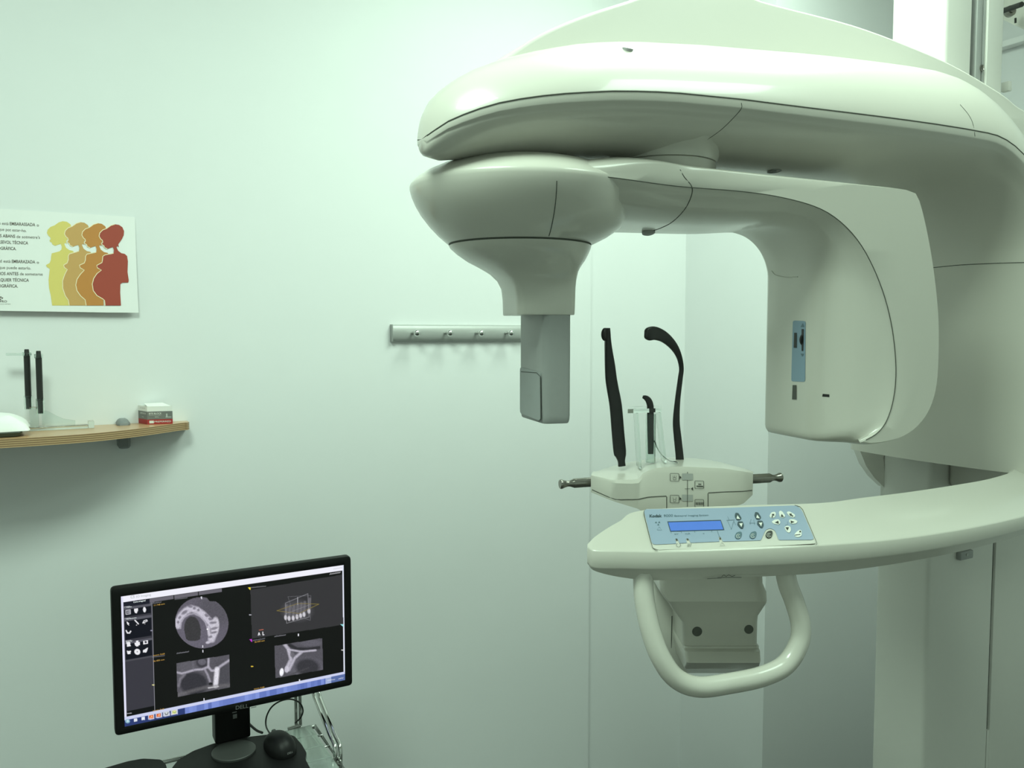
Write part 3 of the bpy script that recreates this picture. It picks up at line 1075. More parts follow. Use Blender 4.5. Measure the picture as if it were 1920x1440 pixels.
def hsec(xl, xr_, y, dn, df, r=.012):
    """rounded rectangle section from pixel columns xl..xr_ at row y, near depth dn, far depth df"""
    pl, pr = atD(xl, y, dn), atD(xr_, y, dn)
    w = float(np.linalg.norm((pr - pl)[:2]))
    ax = (pr - pl) / np.linalg.norm(pr - pl)
    ax[2] = 0
    ax /= np.linalg.norm(ax)
    dp = np.array([-ax[1], ax[0], 0])
    if dp @ FH < 0: dp = -dp
    z = (pl[2] + pr[2]) / 2
    P = round_poly([(0, 0), (w, 0), (w, df - dn), (0, df - dn)], r, 4)
    return [np.array([*(pl + ax * p[0] + dp * p[1])[:2], z]) for p in P]


rings = [hsec(1238, 1432, 1060, 1.335, 1.47), hsec(1238, 1433, 1096, 1.33, 1.47), hsec(1239, 1440, 1112, 1.33, 1.47), hsec(1250, 1441, 1128, 1.325, 1.47), hsec(1256, 1440, 1133, 1.328, 1.47), hsec(1262, 1432, 1145, 1.335, 1.47), hsec(1272, 1424, 1157, 1.338, 1.47), hsec(1280, 1423, 1168, 1.340, 1.47), hsec(1282, 1422, 1215, 1.342, 1.47), hsec(1283, 1422, 1232, 1.344, 1.47)]
hous = MB().loft(rings).build('drive_housing', M['shell'], mach, smooth=30)
rings = [hsec(1284, 1424, 1212, 1.340, 1.44, .004), hsec(1284, 1424, 1216, 1.338, 1.44, .006), hsec(1285, 1427, 1222, 1.328, 1.44, .008), hsec(1287, 1428, 1240, 1.316, 1.44, .008), hsec(1288, 1427, 1243, 1.315, 1.44, .006), hsec(1283, 1424, 1253, 1.36, 1.44, .006), hsec(1290, 1422, 1262, 1.42, 1.44, .003)]
MB().loft(rings).build('housing_foot', M['shell'], mach, smooth=30)
rings = [hsec(1222, 1420, 1062, 1.43, 1.60, .008), hsec(1223, 1420, 1180, 1.43, 1.60, .008), hsec(1240, 1421, 1235, 1.43, 1.60, .008), hsec(1275, 1421, 1262, 1.44, 1.60, .008)]
hback = MB().loft(rings).build('housing_back', M['shell2'], mach, smooth=30)
S8 = surf(bvh_of(hback), .0)
seam('housing_seam', S8, [(1260, 1155), (1259, 1200), (1258, 1240)], .0008, hback, smooth_n=0)
S9 = surf(bvh_of(hous), .0)
for x, y, r in ((1307, 1184, .0082), (1404, 1180, .0076)):
    p = S9(x, y)
    nrm = np.cross(S9(x + 3, y) - p, S9(x, y + 3) - p)
    nrm /= np.linalg.norm(nrm)
    if nrm @ FH > 0: nrm = -nrm
    MB().lathe(p - nrm * .0002, nrm, [(0, -.001), (0, .0012), (r * .97, .0012), (r, .0008), (r, -.001)], 24).build('hole_shade_disc', M['holeshade'], hous)  # dark disc on the surface, its colour standing in for the hole's inner shade

# ---- chin support block with rods
zt = -.2265
near = [(1108, 893, 1.392), (1152, 902, 1.372), (1196, 902, 1.372), (1208, 887, 1.376), (1232, 879, 1.380), (1282, 877, 1.386), (1356, 880, 1.394), (1396, 886, 1.402), (1412, 889, 1.412)]
farp = [(1114, 886, 1.43), (1150, 874, 1.47), (1200, 863, 1.505), (1280, 858, 1.525), (1350, 867, 1.505), (1403, 883, 1.455), (1412, 888, 1.43)]
botn = [(1108, 923, 1.392), (1150, 940, 1.374), (1196, 954, 1.372), (1210, 962, 1.376), (1232, 966, 1.380), (1282, 966, 1.386), (1356, 958, 1.394), (1394, 944, 1.402), (1411, 928, 1.412)]
nt_, ft_, nb_ = [atD(*q) for q in near], [atD(*q) for q in farp], [atD(*q) for q in botn]
nt_r = resample(nt_, 26)
nb_r = resample(nb_, 26)
ft_r = resample(catmull(ft_, 4), 26)
fb_r = ft_r.copy()
fb_r[:, 2] = nb_r[:, 2]
rings = []
for i in range(26):
    n_, f, nb = nt_r[i], ft_r[i], nb_r[i]
    L = f - n_
    dn = nb - n_
    up = EZ * .0035
    ring = [n_ + dn * .10 - L / max(1e-6, np.linalg.norm(L)) * .0005, n_ + L * .03 + up * .4, n_ + L * .30 + up, n_ + L * .7 + up, f - L * .04 + up * .3, f - EZ * .008, fb_r[i], nb + L * .05, nb]
    rings.append(ring)
chin = MB().loft(rings).build('chin_support', M['shell'], mach, smooth=32)
tch = bvh_of(chin)
Sc = surf(tch, 0.0)
seam('support_seam', Sc, [(1110, 918), (1128, 926), (1153, 936), (1175, 936.5), (1197, 936), (1215, 932), (1249.5, 930)], .0007, chin, smooth_n=2)
seam('support_seam', Sc, [(1250, 931), (1250, 962)], .0007, chin, smooth_n=0)
seam('support_seam', Sc, [(1327.5, 955), (1327.5, 925)], .0007, chin, smooth_n=0)
seam('support_seam', Sc, [(1328, 924), (1362, 922), (1393, 921), (1410, 919)], .0007, chin, smooth_n=2)
c5 = lambda x, y: (1080 + x / 4.0, 840 + y / 4.0)
Sd = surf(tch, .0006)
d = Decal(Sd)
d.poly([c5(*p) for p in ((795, 190), (876, 192), (876, 240), (794, 238))])
d.build('grey_mark', M['inkgrey'], chin)
d = Decal(Sd)
d.poly([c5(*p) for p in ((795, 349), (876, 351), (876, 399), (794, 397))])
d.build('grey_mark', M['inkgrey'], chin)
d = Decal(surf(tch, .0010))
d.line([c5(835, 180), c5(834, 440)], .9)
d.line([c5(814, 306), c5(856, 305)], .7)
d.poly([c5(*p) for p in ((775, 206), (775, 232), (790, 219))])
d.poly([c5(*p) for p in ((775, 366), (775, 392), (790, 379))])
d.poly([c5(*p) for p in ((876, 292), (876, 318), (861, 304))])
for x0, y0 in ((705, 190), (890, 246), (705, 353), (890, 386)):
    d.line([c5(*p) for p in round_poly([(x0, y0), (x0 + 66, y0 + 1), (x0 + 66, y0 + 58), (x0, y0 + 57)], 5, 2)], .8, True)
d.line([c5(725, 208), c5(728, 222), c5(748, 222), c5(750, 207)], .7)
d.line([c5(726, 224), c5(728, 238), c5(748, 238), c5(750, 224)], .7)
d.line([c5(736, 206), c5(737, 222)], .6)
d.line([c5(725, 370), c5(728, 384), c5(748, 384), c5(750, 370)], .7)
d.line([c5(728, 388), c5(730, 402), c5(746, 402), c5(748, 388)], .7)
d.line([c5(902, 285), c5(952, 287)], 1.8)
d.line([c5(915, 270), c5(938, 271)], 1.6)
for k in range(6):
    d.line([c5(900 + k * 10, 405), c5(901 + k * 10, 425)], 1.3)
d.build('position_marks', M['ink'], chin)['kind'] = 'stuff'


def rod(p0, p1, name):
    p0, p1 = np.asarray(p0), np.asarray(p1)
    L = np.linalg.norm(p1 - p0)
    r = .0082
    prof = [(0, 0), (r * .85, 0), (r * 1.0, .0012), (r * 1.0, .004), (r * .80, .008), (r * .62, .014), (r * .66, .019), (r * .93, .0245), (r, .026), (r, L * .62), (r * 1.02, L * .625), (r * 1.02, L), (0, L)]
    ro = MB().lathe(p0, p1 - p0, prof, 28).build(name, M['steel'], mach, smooth=30)
    return ro


rod(atD(1049.5, 908, 1.405), atD(1123, 902.5, 1.425), 'support_rod')
rod(atD(1464, 895, 1.455), atD(1400, 898.5, 1.425), 'support_rod')
q = atD(1119, 903, 1.412)
MB().lathe(q, atD(1049.5, 908, 1.405) - q, [(.0085, -.004), (.0105, -.004), (.0105, .0005), (.0085, .0005)], 28).build('rod_socket', M['dark'], mach)


# ---- temple clamps (swept flat blades)
def blade(path, wid, thk, side, name, material, parent, n_sub=6):
    P = catmull([np.asarray(p, float) for p in path], n_sub)
    W = [float(w[0]) for w in catmull([[w] for w in wid], n_sub)]
    T = [float(w[0]) for w in catmull([[w] for w in thk], n_sub)]
    sd = catmull([np.asarray(s, float) for s in side], n_sub)
    rings = []
    for i, p in enumerate(P):
        t = P[min(i + 1, len(P) - 1)] - P[max(i - 1, 0)]
        t /= np.linalg.norm(t)
        s = sd[i] - t * float(sd[i] @ t)
        s /= np.linalg.norm(s)
        nn = np.cross(t, s)
        ring = []
        for k in range(16):
            a = 2 * math.pi * k / 16
            ca, sa_ = math.cos(a), math.sin(a)
            ring.append(p + s * W[i] / 2 * math.copysign(abs(ca) ** .55, ca) + nn * T[i] / 2 * math.copysign(abs(sa_) ** .55, sa_))
        rings.append(ring)
    return MB().loft(rings).build(name, material, parent, smooth=50)


PXM = 1.42 / FPX
s1 = RGT * .95 + FH * .3
lpw = [(1166, 874, 14, .008), (1165, 864, 14, .008), (1163.5, 853, 22, .008), (1162, 846, 25, .008), (1159, 815, 25, .008), (1154.5, 762, 24.5, .008), (1149, 730, 23.5, .008), (1145.8, 710, 22.5, .008), (1143.5, 684, 19.5, .009), (1141, 658, 14.5, .010), (1139.5, 637, 11, .011), (1139, 624, 10, .011), (1139, 615, 9, .009)]
clamp = blade([atD(x, y, 1.425) for x, y, w, t in lpw], [w * PXM for *_, w, t in lpw], [t for *_, t in lpw], [s1] * len(lpw), 'temple_clamp', M['carbon'], mach)
pc = atD(1134.5, 627, 1.420)
MB().lathe(pc, RGT * .86 + FH * -.5, [(0, -.0035), (.009, -.0035), (.0112, -.0015), (.0112, .0015), (.009, .0035), (0, .0035)], 24).build('temple_pad', M['carbon'], clamp, smooth=40)
s2 = RGT * .75 + FH * -.66
rp_ = [(1275, 866, 1.47), (1273.5, 848, 1.47), (1270.5, 820, 1.468), (1268, 790, 1.466), (1270.5, 750, 1.464), (1275.5, 710, 1.462), (1277.5, 690, 1.46), (1273, 668, 1.452), (1262, 648, 1.44), (1245, 632, 1.425), (1228, 625, 1.412), (1217, 626, 1.403), (1211.5, 627, 1.399), (1209.8, 627, 1.3975)]
rw = [16, 15.5, 15, 13.5, 10.5, 9.5, 9, 11, 16, 21, 25, 25, 18, 8]
s2l = [RGT] * 6 + [RGT * .9 + EZ * .25, RGT * .75 + EZ * .55, RGT * .5 + EZ * .8, RGT * .2 + EZ * 1.0, EZ, EZ, EZ, EZ]
blade([atD(*q_) for q_ in rp_], [w * PXM for w in rw], [.006, .006, .006, .006, .006, .006, .006, .007, 0.008, .009, .010, .010, .008, .004], s2l, 'temple_clamp', M['carbon'], mach)

# ================================================================== CLEAR CHIN REST + BITE ROD
g0 = Sc(1225, 868)
rest = thing('clear_chin_rest', 'clear acrylic chin rest standing on the cream chin support block', 'chin rest', Sc(1222, 872))
dz = 1.435
a0, a1, a2, a3 = atD(1177, 770, 1.40), atD(1240, 769, 1.42), atD(1240, 769, 1.47), atD(1180, 770, 1.45)
zpl = (a0[2] + a1[2]) / 2
pl = [np.array([p[0], p[1], 0]) for p in (a0, a1, a2, a3)]
rings = [[p + EZ * (zpl - .004) for p in pl], [p + EZ * (zpl + .003) for p in pl]]
MB().loft(rings).build('rest_plate', M['acrylic'], rest, smooth=20)


def clear_leg(x0, y0, x1, y1, dn, w, t=.004):
    p, q = atD(x0, y0, dn), atD(x1, y1, dn)
    h_ = [tch.ray_cast(Vector(q + RGT * a_ + FH * b_ + EZ * .1), Vector((0, 0, -1)))[0] for a_, b_ in ((0, 0), (t, 0), (0, w), (t, w))]
    h_ = [h[2] for h in h_ if h is not None]
    if h_: q[2] = max(h_) + .0006
    MB().loft([[p, p + RGT * t, p + RGT * t + FH * w, p + FH * w], [q, q + RGT * t, q + RGT * t + FH * w, q + FH * w]]).build('rest_leg', M['acrylic'], rest, smooth=20)


clear_leg(1193, 775, 1199, 874, 1.405, .035)
clear_leg(1235, 774, 1246, 862, 1.42, .035)
tc0, tc1 = atD(1219.5, 868, dz), atD(1219.5, 776, dz)
h_ = tch.ray_cast(Vector(tc0 + EZ * .1), Vector((0, 0, -1)))[0]
tc0[2] = (h_[2] if h_ is not None else tc0[2]) + .002
ht_ = float(tc1[2] - tc0[2])
MB().lathe(tc0, EZ, [(.0072, 0), (.0088, 0), (.0088, ht_), (.0072, ht_), (.0072, 0)], 20).build('rest_tube', M['acrylic'], rest, smooth=40)
tg = [(1227, 826, 1.425), (1231, 838, 1.423), (1240, 852, 1.42), (1254, 863, 1.418), (1268, 868, 1.42)]
tgp = [atD(*q_) for q_ in tg]
for q_ in tgp:
    h_ = [tch.ray_cast(Vector(q_ + FH * k + RGT * k2 + EZ * .08), Vector((0, 0, -1)))[0] for k in (-.009, 0, .009) for k2 in (-.003, .003)]
    q_[2] = max([q_[2]] + [h[2] + .0022 for h in h_ if h is not None])
blade(tgp, [.016] * 5, [.0016] * 5, [FH] * 5, 'rest_tongue', M['acrylic'], rest)
bb = [(1220, 851), (1220, 830), (1219.5, 800), (1219.5, 772), (1219, 760), (1216, 751), (1211, 746), (1205, 744)]
stick = blade([atD(x, y, dz) for x, y in bb], [.0095, .0105, .011, .0115, .0115, .011, .009, .005], [.007, .009, .009, .009, .009, .008, .006, .0035], [RGT] * 5 + [RGT * .8 + EZ * .6, RGT * .4 + EZ, EZ], 'bite_rod', M['carbon'], None)
tag(stick, 'short black hooked bite rod standing inside the clear chin rest tube', 'bite rod')

# ================================================================== COAT RAIL
rx0 = atY(732, 625, YB)[0]
rx1 = atY(1050, 625, YB)[0]
rz0, rz1 = atY(850, 640, YB)[2], atY(850, 609, YB)[2]
rail_t = thing('coat_hook_rail', 'satin aluminium coat rail with round chrome knobs on white wall', 'coat rail', ((rx0 + rx1) / 2, YB, rz0))
zm, hh = (rz0 + rz1) / 2, (rz1 - rz0) / 2
prof = [(YB, zm - hh), (YB - .006, zm - hh), (YB - .009, zm - hh * .96)] + [(YB - .009 - .010 * math.cos(t), zm + hh * .96 * math.sin(t)) for t in np.linspace(-1.25, 1.25, 11)] + [(YB - .009, zm + hh * .96), (YB - .006, zm + hh), (YB, zm + hh)]
MB().loft([[np.array([x, y, z]) for y, z in prof] for x in (rx0, rx1)]).build('rail_profile', M['alu'], rail_t, smooth=30)
for xe in (rx0, rx1):
    MB().box((xe, YB - .009, zm), (.003, .02, hh * 2.02), bevel=.001).build('end_cap', M['sensor'], rail_t)
x_h = [atY(768, 624, YB)[0], atY(829, 625, YB)[0], atY(887, 626, YB)[0], atY(942, 627, YB)[0]]
x_h.append(x_h[-1] + .115)
first = None
for x in x_h:
    if first is None:
        kb = MB().lathe((x, YB - .012, zm + .0005), (0, -1, 0), [(0, 0), (.0085, 0), (.0085, .0015), (.0042, .003), (.0042, .030), (.0055, .032), (.0095, .036), (.0112, .042), (.0098, .048), (.006, .0525), (0, .0538)], 24)
        first = kb.build('hook_knob', M['chrome'], rail_t, smooth=40)
        fx = x
    else:
        c = first.copy()
        COL.objects.link(c)
        c.parent = rail_t
        c.location.x = first.location.x + (x - fx)

# ================================================================== POSTER
pz0 = atY(256, 585.5, YB)[2]
tilt = .016


def poster_plane():
    p0 = atY(260, 586, YB - tilt)
    p1 = atY(253, 407, YB - .0035)
    n = np.cross(EX, p1 - p0)
    n /= np.linalg.norm(n)
    if n[1] > 0: n = -n
    return p0, n


pp, pnn = poster_plane()
SP = plane_surf(pp, pnn, 0)
pxl = -22
crn = [(253, 407), (pxl, 390), (pxl, 582.5), (150, 585), (200, 586), (248, 586.2), (260, 586.3), (258.5, 560), (256, 500)]
poster = tag(MB().prism(crn, SP, .0006, -pnn).build('radiation_warning_poster', M['paper'], None, smooth=0), 'white paper pregnancy warning poster with coloured silhouettes taped to wall', 'poster')
zc = lambda x, y: (x / 6.546, 380 + y / 6.546)


def SPo(o_):
    return plane_surf(pp + pnn * .0001, pnn, o_)


head = [(1460, 548), (1452, 510), (1475, 478), (1497, 445), (1518, 400), (1523, 350), (1503, 302), (1460, 272), (1410, 265), (1360, 280), (1310, 316), (1260, 335), (1225, 370), (1216, 410), (1235, 445), (1256, 462), (1262, 485), (1248, 502), (1255, 518), (1275, 528), (1283, 550), (1318, 568), (1350, 555), (1385, 545), (1398, 580), (1395, 612), (1370, 635)]
back = [(1485, 1262), (1475, 1100), (1478, 1000), (1500, 982), (1575, 980), (1580, 950), (1565, 850), (1570, 720), (1560, 655), (1530, 628), (1490, 620), (1450, 590), (1430, 545), (1440, 530)]
figs = [(-640, -38, [(635, 622), (628, 660), (625, 700), (610, 740), (565, 765), (575, 790), (612, 812), (605, 870), (596, 950), (603, 1050), (625, 1150), (640, 1262)], 'yellow'),
        (-424, -26, [(850, 630), (838, 655), (838, 700), (825, 740), (782, 765), (790, 795), (826, 820), (795, 880), (768, 960), (770, 1050), (800, 1140), (838, 1195), (850, 1262)], 'ochre'),
        (-212, -13, [(1065, 632), (1050, 660), (1048, 705), (1035, 740), (974, 768), (985, 800), (1035, 828), (985, 880), (945, 940), (930, 1010), (945, 1080), (990, 1145), (1045, 1192), (1058, 1262)], 'orange'),
        (0, 0, [(1290, 640), (1262, 658), (1258, 700), (1252, 735), (1187, 770), (1196, 800), (1245, 828), (1190, 870), (1150, 930), (1132, 1000), (1145, 1080), (1190, 1140), (1260, 1180), (1283, 1200), (1290, 1262)], 'redbrown')]
for i, (dx, dy, front, cname) in enumerate(figs):
    hd = [(x + dx, y + dy) for x, y in head]
    bk = [(1262 if False else x + dx, y if y > 1200 else y + dy) for x, y in back]
    if i < 3:
        bk = [(x, y) for x, y in bk if x < 1520 + dx] if False else bk
    ol = hd + front + bk
    d = Decal(SPo(.0004 + .0003 * i))
    d.poly([zc(*p) for p in ol])
    d.build('printed_silhouette', M[cname], poster)
    if i:
        d = Decal(SPo(.00045 + .0003 * i))
        fr = [(x + dx, y + dy) for x, y in head[8:22]]
        d.line([zc(*p) for p in fr], 1.4)
        d.line([zc(*p) for p in ([(1395 + dx, 620 + dy)] + front)], 1.4)
        d.build('silhouette_outline', M['creamline'], poster)


def tx(body, x0, x1, y, cap=5.7, bold=0.0, slope=.055):
    tl = Decal(SPo(.0004))
    tl.text(body, zc(x0, y), zc(x1, y + (x1 - x0) * slope), cap, bold)
    tl.build('text_line', M['textink'], poster)['kind'] = 'stuff'


B1 = .013
tx('Si vostè està', -150, 105, 260, 5.4)
tx('EMBARASSADA', 120, 433, 275, 5.7, B1, .045)
tx('o', 452, 478, 291, 5.4)
tx('creu que pot estar-ho.', -120, 325, 336, 5.4)
tx("AVISI'NS ABANS", -160, 187, 418, 5.7, B1, .035)
tx("de sotmetre's", 203, 490, 433, 5.4, 0, .035)
tx('a QUALSEVOL TÈCNICA', -150, 346, 494, 5.7, B1, .04)
tx('RADIOGRÀFICA.', -130, 200, 573, 5.7, B1, .03)
tx('Si usted està', -150, 130, 730, 5.4, 0, .02)
tx('EMBARAZADA', 145, 432, 738, 5.7, B1, .025)
tx('o', 452, 478, 747, 5.4)
tx('cree que puede estarlo.', -120, 380, 808, 5.4, 0, .025)
tx('AVÍSENOS ANTES', -150, 226, 886, 5.7, B1, .012)
tx('de someterse', 245, 524, 891, 5.4, 0, .012)
tx('a CUALQUIER TÉCNICA', -150, 355, 963, 5.7, B1, .012)
tx('RADIOGRÁFICA.', -130, 220, 1038, 5.7, B1, .01)
tx('PRO', 0, 86, 1224, 4.0, .01, .01)
tx('protecció radiològica', -20, 130, 1248, 1.6, 0, .0)
tl = Decal(SPo(.0004))
tl.poly([zc(*p) for p in ((-6, 1160), (10, 1148), (22, 1160), (8, 1172))])
tl.poly([zc(*p) for p in ((18, 1168), (32, 1160), (40, 1170), (26, 1184))])
tl.poly([zc(*p) for p in ((-8, 1178), (8, 1178), (16, 1190), (0, 1194))])
tl.build('emblem', M['textink'], poster)['kind'] = 'stuff'

# ================================================================== SHELF
szt = atY(345, 789, YB)[2]
thk = .0192
fr_px = [(0, 824), (156, 814), (257, 804), (335, 793.5)]
fr = [atZ(x, y, szt) for x, y in fr_px]
xc_ = -.20
right = [(p[0], p[1]) for p in fr]
rend = atZ(354, 792, szt)
right += [(rend[0] - .003, rend[1] - .001)]
mir = [(2 * xc_ - x, y) for x, y in right[::-1]]
front = catmull(mir + right, 6)
front = [np.array(p) for p in front]
xe0, xe1 = 2 * xc_ - rend[0], rend[0]
plan = front + [np.array([xe1 + .002, rend[1] + .008]), np.array([xe1 + .002, YB - .0005]), np.array([xe0 - .002, YB - .0005]), np.array([xe0 - .002, rend[1] + .008])]
shelf = thing('wall_shelf', 'bow-fronted beech plywood shelf on white wall under the poster', 'shelf', (xc_, YB - .1, szt - thk))
MB().loft([[np.array([p[0], p[1], z]) for p in plan] for z in (szt - thk, szt - .0007)]).build('shelf_board', M['ply'], shelf, smooth=30)
MB().loft([[np.array([p[0], p[1], z]) for p in plan] for z in (szt - .0007, szt)]).build('laminate_top', M['beech'], shelf, smooth=30)
for sgn in (0, 1):
    pb = atY(232, 812, YB - .035)
    bx = pb[0] if not sgn else 2 * xc_ - pb[0]
    ztop = atY(232, 786, YB - .035)[2]
    zbot = atY(232, 842, YB - .045)[2]
    bk = MB()
    prof = [(0, 0), (.006, 0), (.0135, -.003), (.0155, -.008), (.0155, -.0135)]
    bk.loft([[np.array([bx + sx * w, YB - .002 - dy, z]) for sx, dy in ((-1, 0), (1, 0), (1, dd * .8), (.6, dd), (-.6, dd), (-1, dd * .8))] for z, w, dd in ((szt + .0002, .0152, .046), (szt + .005, .0150, .045), (ztop - .003, .011, .036), (ztop, .006, .024))])
    bk.build('bracket_cap', M['bracket'], shelf, smooth=40)
    bk = MB()
    bk.loft([[np.array([bx + sx * w, YB - .002 - dy, z]) for sx, dy in ((-1, 0), (1, 0), (1, dd * .8), (.6, dd), (-.6, dd), (-1, dd * .8))] for z, w, dd in ((szt - thk - .0002, .0148, .052), (zbot + .006, .0138, .050), (zbot + .001, .011, .044), (zbot, .008, .036))])
    bk.build('bracket_foot', M['bracket'], shelf, smooth=40)

# ---- bite block carton
cr = [atZ(276.5, 796, szt), atZ(324, 794.5, szt)]
bx0, bx1 = cr[0], cr[1]
ax = bx1 - bx0
wbox = float(np.linalg.norm(ax))
ax /= wbox
ay = np.array([-ax[1], ax[0], 0])
th = math.radians(13)
ax = np.array([math.cos(th), -math.sin(th) * 1.0, 0]) if False else ax
ay = np.array([-.30, .954, 0])
hb = .0485
dpt = .052
carton = thing('bite_block_carton', 'small red grey and white carton with open lid near right end of shelf', 'box', (bx0 + bx1) / 2 + ay * dpt / 2)
bo = bx0


def cb(u, v, w):
    return bo + ax * u + ay * v + EZ * w


t_ = .0006
body_ = MB()
body_.loft([[cb(0, 0, z), cb(wbox, 0, z), cb(wbox, dpt, z), cb(0, dpt, z)] for z in (0.0002, .0375)], cap=True)
body_.build('carton_body', M['card'], carton, smooth=0)
lid = MB()
lid.loft([[cb(0, 0, z), cb(wbox, 0, z), cb(wbox, dpt, z), cb(0, dpt, z)] for z in (.0375, .0455)], cap=False)
lid.build('carton_rim', M['card'], carton, smooth=0)
fl = MB()
fl.loft([[cb(.002, .002, .0445), cb(wbox - .002, .004, .0445), cb(wbox - .004, dpt * .9, .0505), cb(.012, dpt * .92, .0495)], [cb(.002, .002, .0452), cb(wbox - .002, .004, .0452), cb(wbox - .004, dpt * .9, .0512), cb(.012, dpt * .92, .0502)]])
fl.build('carton_flap', M['card'], carton, smooth=0)
nf = np.cross(ax, EZ)
if nf @ ay > 0: nf = -nf
ns = -np.cross(ay, EZ)
if ns @ ax > 0: ns = -ns
gz0, gz1, rz_0, rz_1 = .0125, .0325, .0002, .0125


def card_quad(mb, face, u0, u1, z0, z1, off):
    if face == 'f':
        q = [cb(u0, 0, z0) + nf * off, cb(u1, 0, z0) + nf * off, cb(u1, 0, z1) + nf * off, cb(u0, 0, z1) + nf * off]
    else:
        q = [cb(0, u0, z0) + ns * off, cb(0, u1, z0) + ns * off, cb(0, u1, z1) + ns * off, cb(0, u0, z1) + ns * off]
    mb.add(q, [(0, 1, 2, 3)])


g = MB()
card_quad(g, 'f', 0, wbox, gz0, gz1, .0003)
card_quad(g, 's', 0, dpt, gz0, gz1, .0003)
g.build('grey_band', M['cardgrey'], carton, smooth=0)
g = MB()
card_quad(g, 'f', 0, wbox, rz_0, rz_1, .0003)
card_quad(g, 's', 0, dpt, rz_0, rz_1, .0003)
g.build('red_band', M['cardred'], carton, smooth=0)


def card_text(mb, face, body, u0, u1, z0, cap, bold=0):
    V, F = text_geom(body, bold)
    vs = []
    for u, v in V:
        uu, zz = u0 + (u1 - u0) * u, z0 + cap * v / .69
        vs.append(cb(uu, 0, zz) + nf * .0006 if face == 'f' else cb(0, uu, zz) + ns * .0006)
    mb.add(vs, F)


g = MB()
card_text(g, 'f', 'BITE BLOCK', .004, .0335, .0252, .0042, .01)
card_text(g, 'f', 'AUTOCLAVABLE', .004, .032, .0222, .0012)
card_text(g, 'f', 'REFILL', .018, .027, .0175, .0018)
card_text(g, 's', 'BITE BLOCK', .038, .006, .0252, .0036, .01)
card_text(g, 's', 'REFILL', .030, .018, .017, .0018)
card_quad(g, 'f', .0045, .0150, .0028, .0095, .0006)
card_text(g, 'f', 'PREFERRED', .0165, wbox - .004, .0045, .0042, .004)
g.build('carton_lettering', M['whiteprint'], carton, smooth=0)['kind'] = 'stuff'
g = MB()
card_text(g, 's', 'HYGIENE', .040, .010, .0385, .0030)
card_quad(g, 'f', wbox * .72, wbox * .95, .0165, .0185, .0007)
card_quad(g, 'f', wbox * .74, wbox * .80, .0185, .0262, .0007)
g.build('carton_drawing', M['inkgrey'], carton, smooth=0)['kind'] = 'stuff'

# ---- clear positioning jig with two black rods
JY = 2.235
jig = thing('acrylic_test_jig', 'clear acrylic positioning jig with two upright black rods on the shelf', 'test jig', atY(80, 800, JY) * [1, 1, 0] + EZ * szt)


def jy(x, y, Y=JY):
    return atY(x, y, Y)


z2 = lambda x, y: (x / 5.0526, 640 + y / 5.0526)
pA, pB = jy(*z2(275, 800)), jy(*z2(890, 800))
x0j, x1j = pA[0], pB[0]
MB().box(((x0j + x1j - .013) / 2, JY + .012, szt + .0042), (x1j - x0j - .013, .040, .008), bevel=.001).build('jig_base', M['acrylic'], jig)
MB().box((x1j - .006, JY + .012, szt + .0082), (.013, .040, .016), bevel=.001).build('jig_end_block', M['acrylic'], jig)
gus = [z2(*p) for p in ((430, 660), (470, 672), (530, 705), (600, 735), (715, 755), (715, 800), (400, 800), (395, 660))]
gg = [jy(*p) for p in gus]
gg2 = [(p[0], max(p[2], szt + .0085)) for p in gg]
MB().prism(gg2, lambda x, z: np.array([x, JY + .006, z]), .005, EY).build('jig_gusset', M['acrylic'], jig)
u0, u1 = jy(*z2(280, 690)), jy(*z2(365, 690))
ztopj = jy(*z2(300, 625))[2]
MB().box(((u0[0] + u1[0]) / 2, JY + .012, (szt + .0085 + ztopj) / 2), (u1[0] - u0[0], .030, ztopj - szt - .0085), bevel=.001).build('jig_upright', M['acrylic'], jig)


def black_rod(xz, ytop, ybot, ycapt, ycapb, Y):
    ptop, pbot = jy(*z2(xz, ytop), Y), jy(*z2(xz, ybot), Y)
    pt, pb_ = jy(*z2(xz, ycapt), Y)[2], jy(*z2(xz, ycapb), Y)[2]
    r = .0068
    c = np.array([(ptop[0] + pbot[0]) / 2, Y, 0])
    rd = MB().lathe(c, EZ, [(0, pbot[2]), (r * .8, pbot[2]), (r * .85, pb_ - .001), (r, pb_), (r, pt), (r * .86, pt + .001), (r * .72, ptop[2] - .002), (r * .65, ptop[2]), (0, ptop[2])], 20).build('black_rod', M['carbon'], jig, smooth=30)
    for za, zb_ in ((pbot[2] - .001, pb_ + .004), (pt - .001, pt + .009)):
        MB().lathe(c, EZ, [(r * 1.02, za), (r * 1.35, za), (r * 1.35, zb_), (r * 1.02, zb_), (r * 1.02, za)], 20).build('rod_sleeve', M['acrylic'], rd, smooth=30)


black_rod(262, 75, 640, 138, 530, JY + .016)
black_rod(374, 90, 682, 156, 560, JY - .004)
q0, q1 = jy(*z2(55, 124), JY + .016), jy(*z2(300, 122), JY + .016)
MB().box(((q0[0] + q1[0]) / 2, JY + .016, q0[2]), (q1[0] - q0[0], .014, .0055), bevel=.001).build('jig_arm', M['acrylic'], jig)

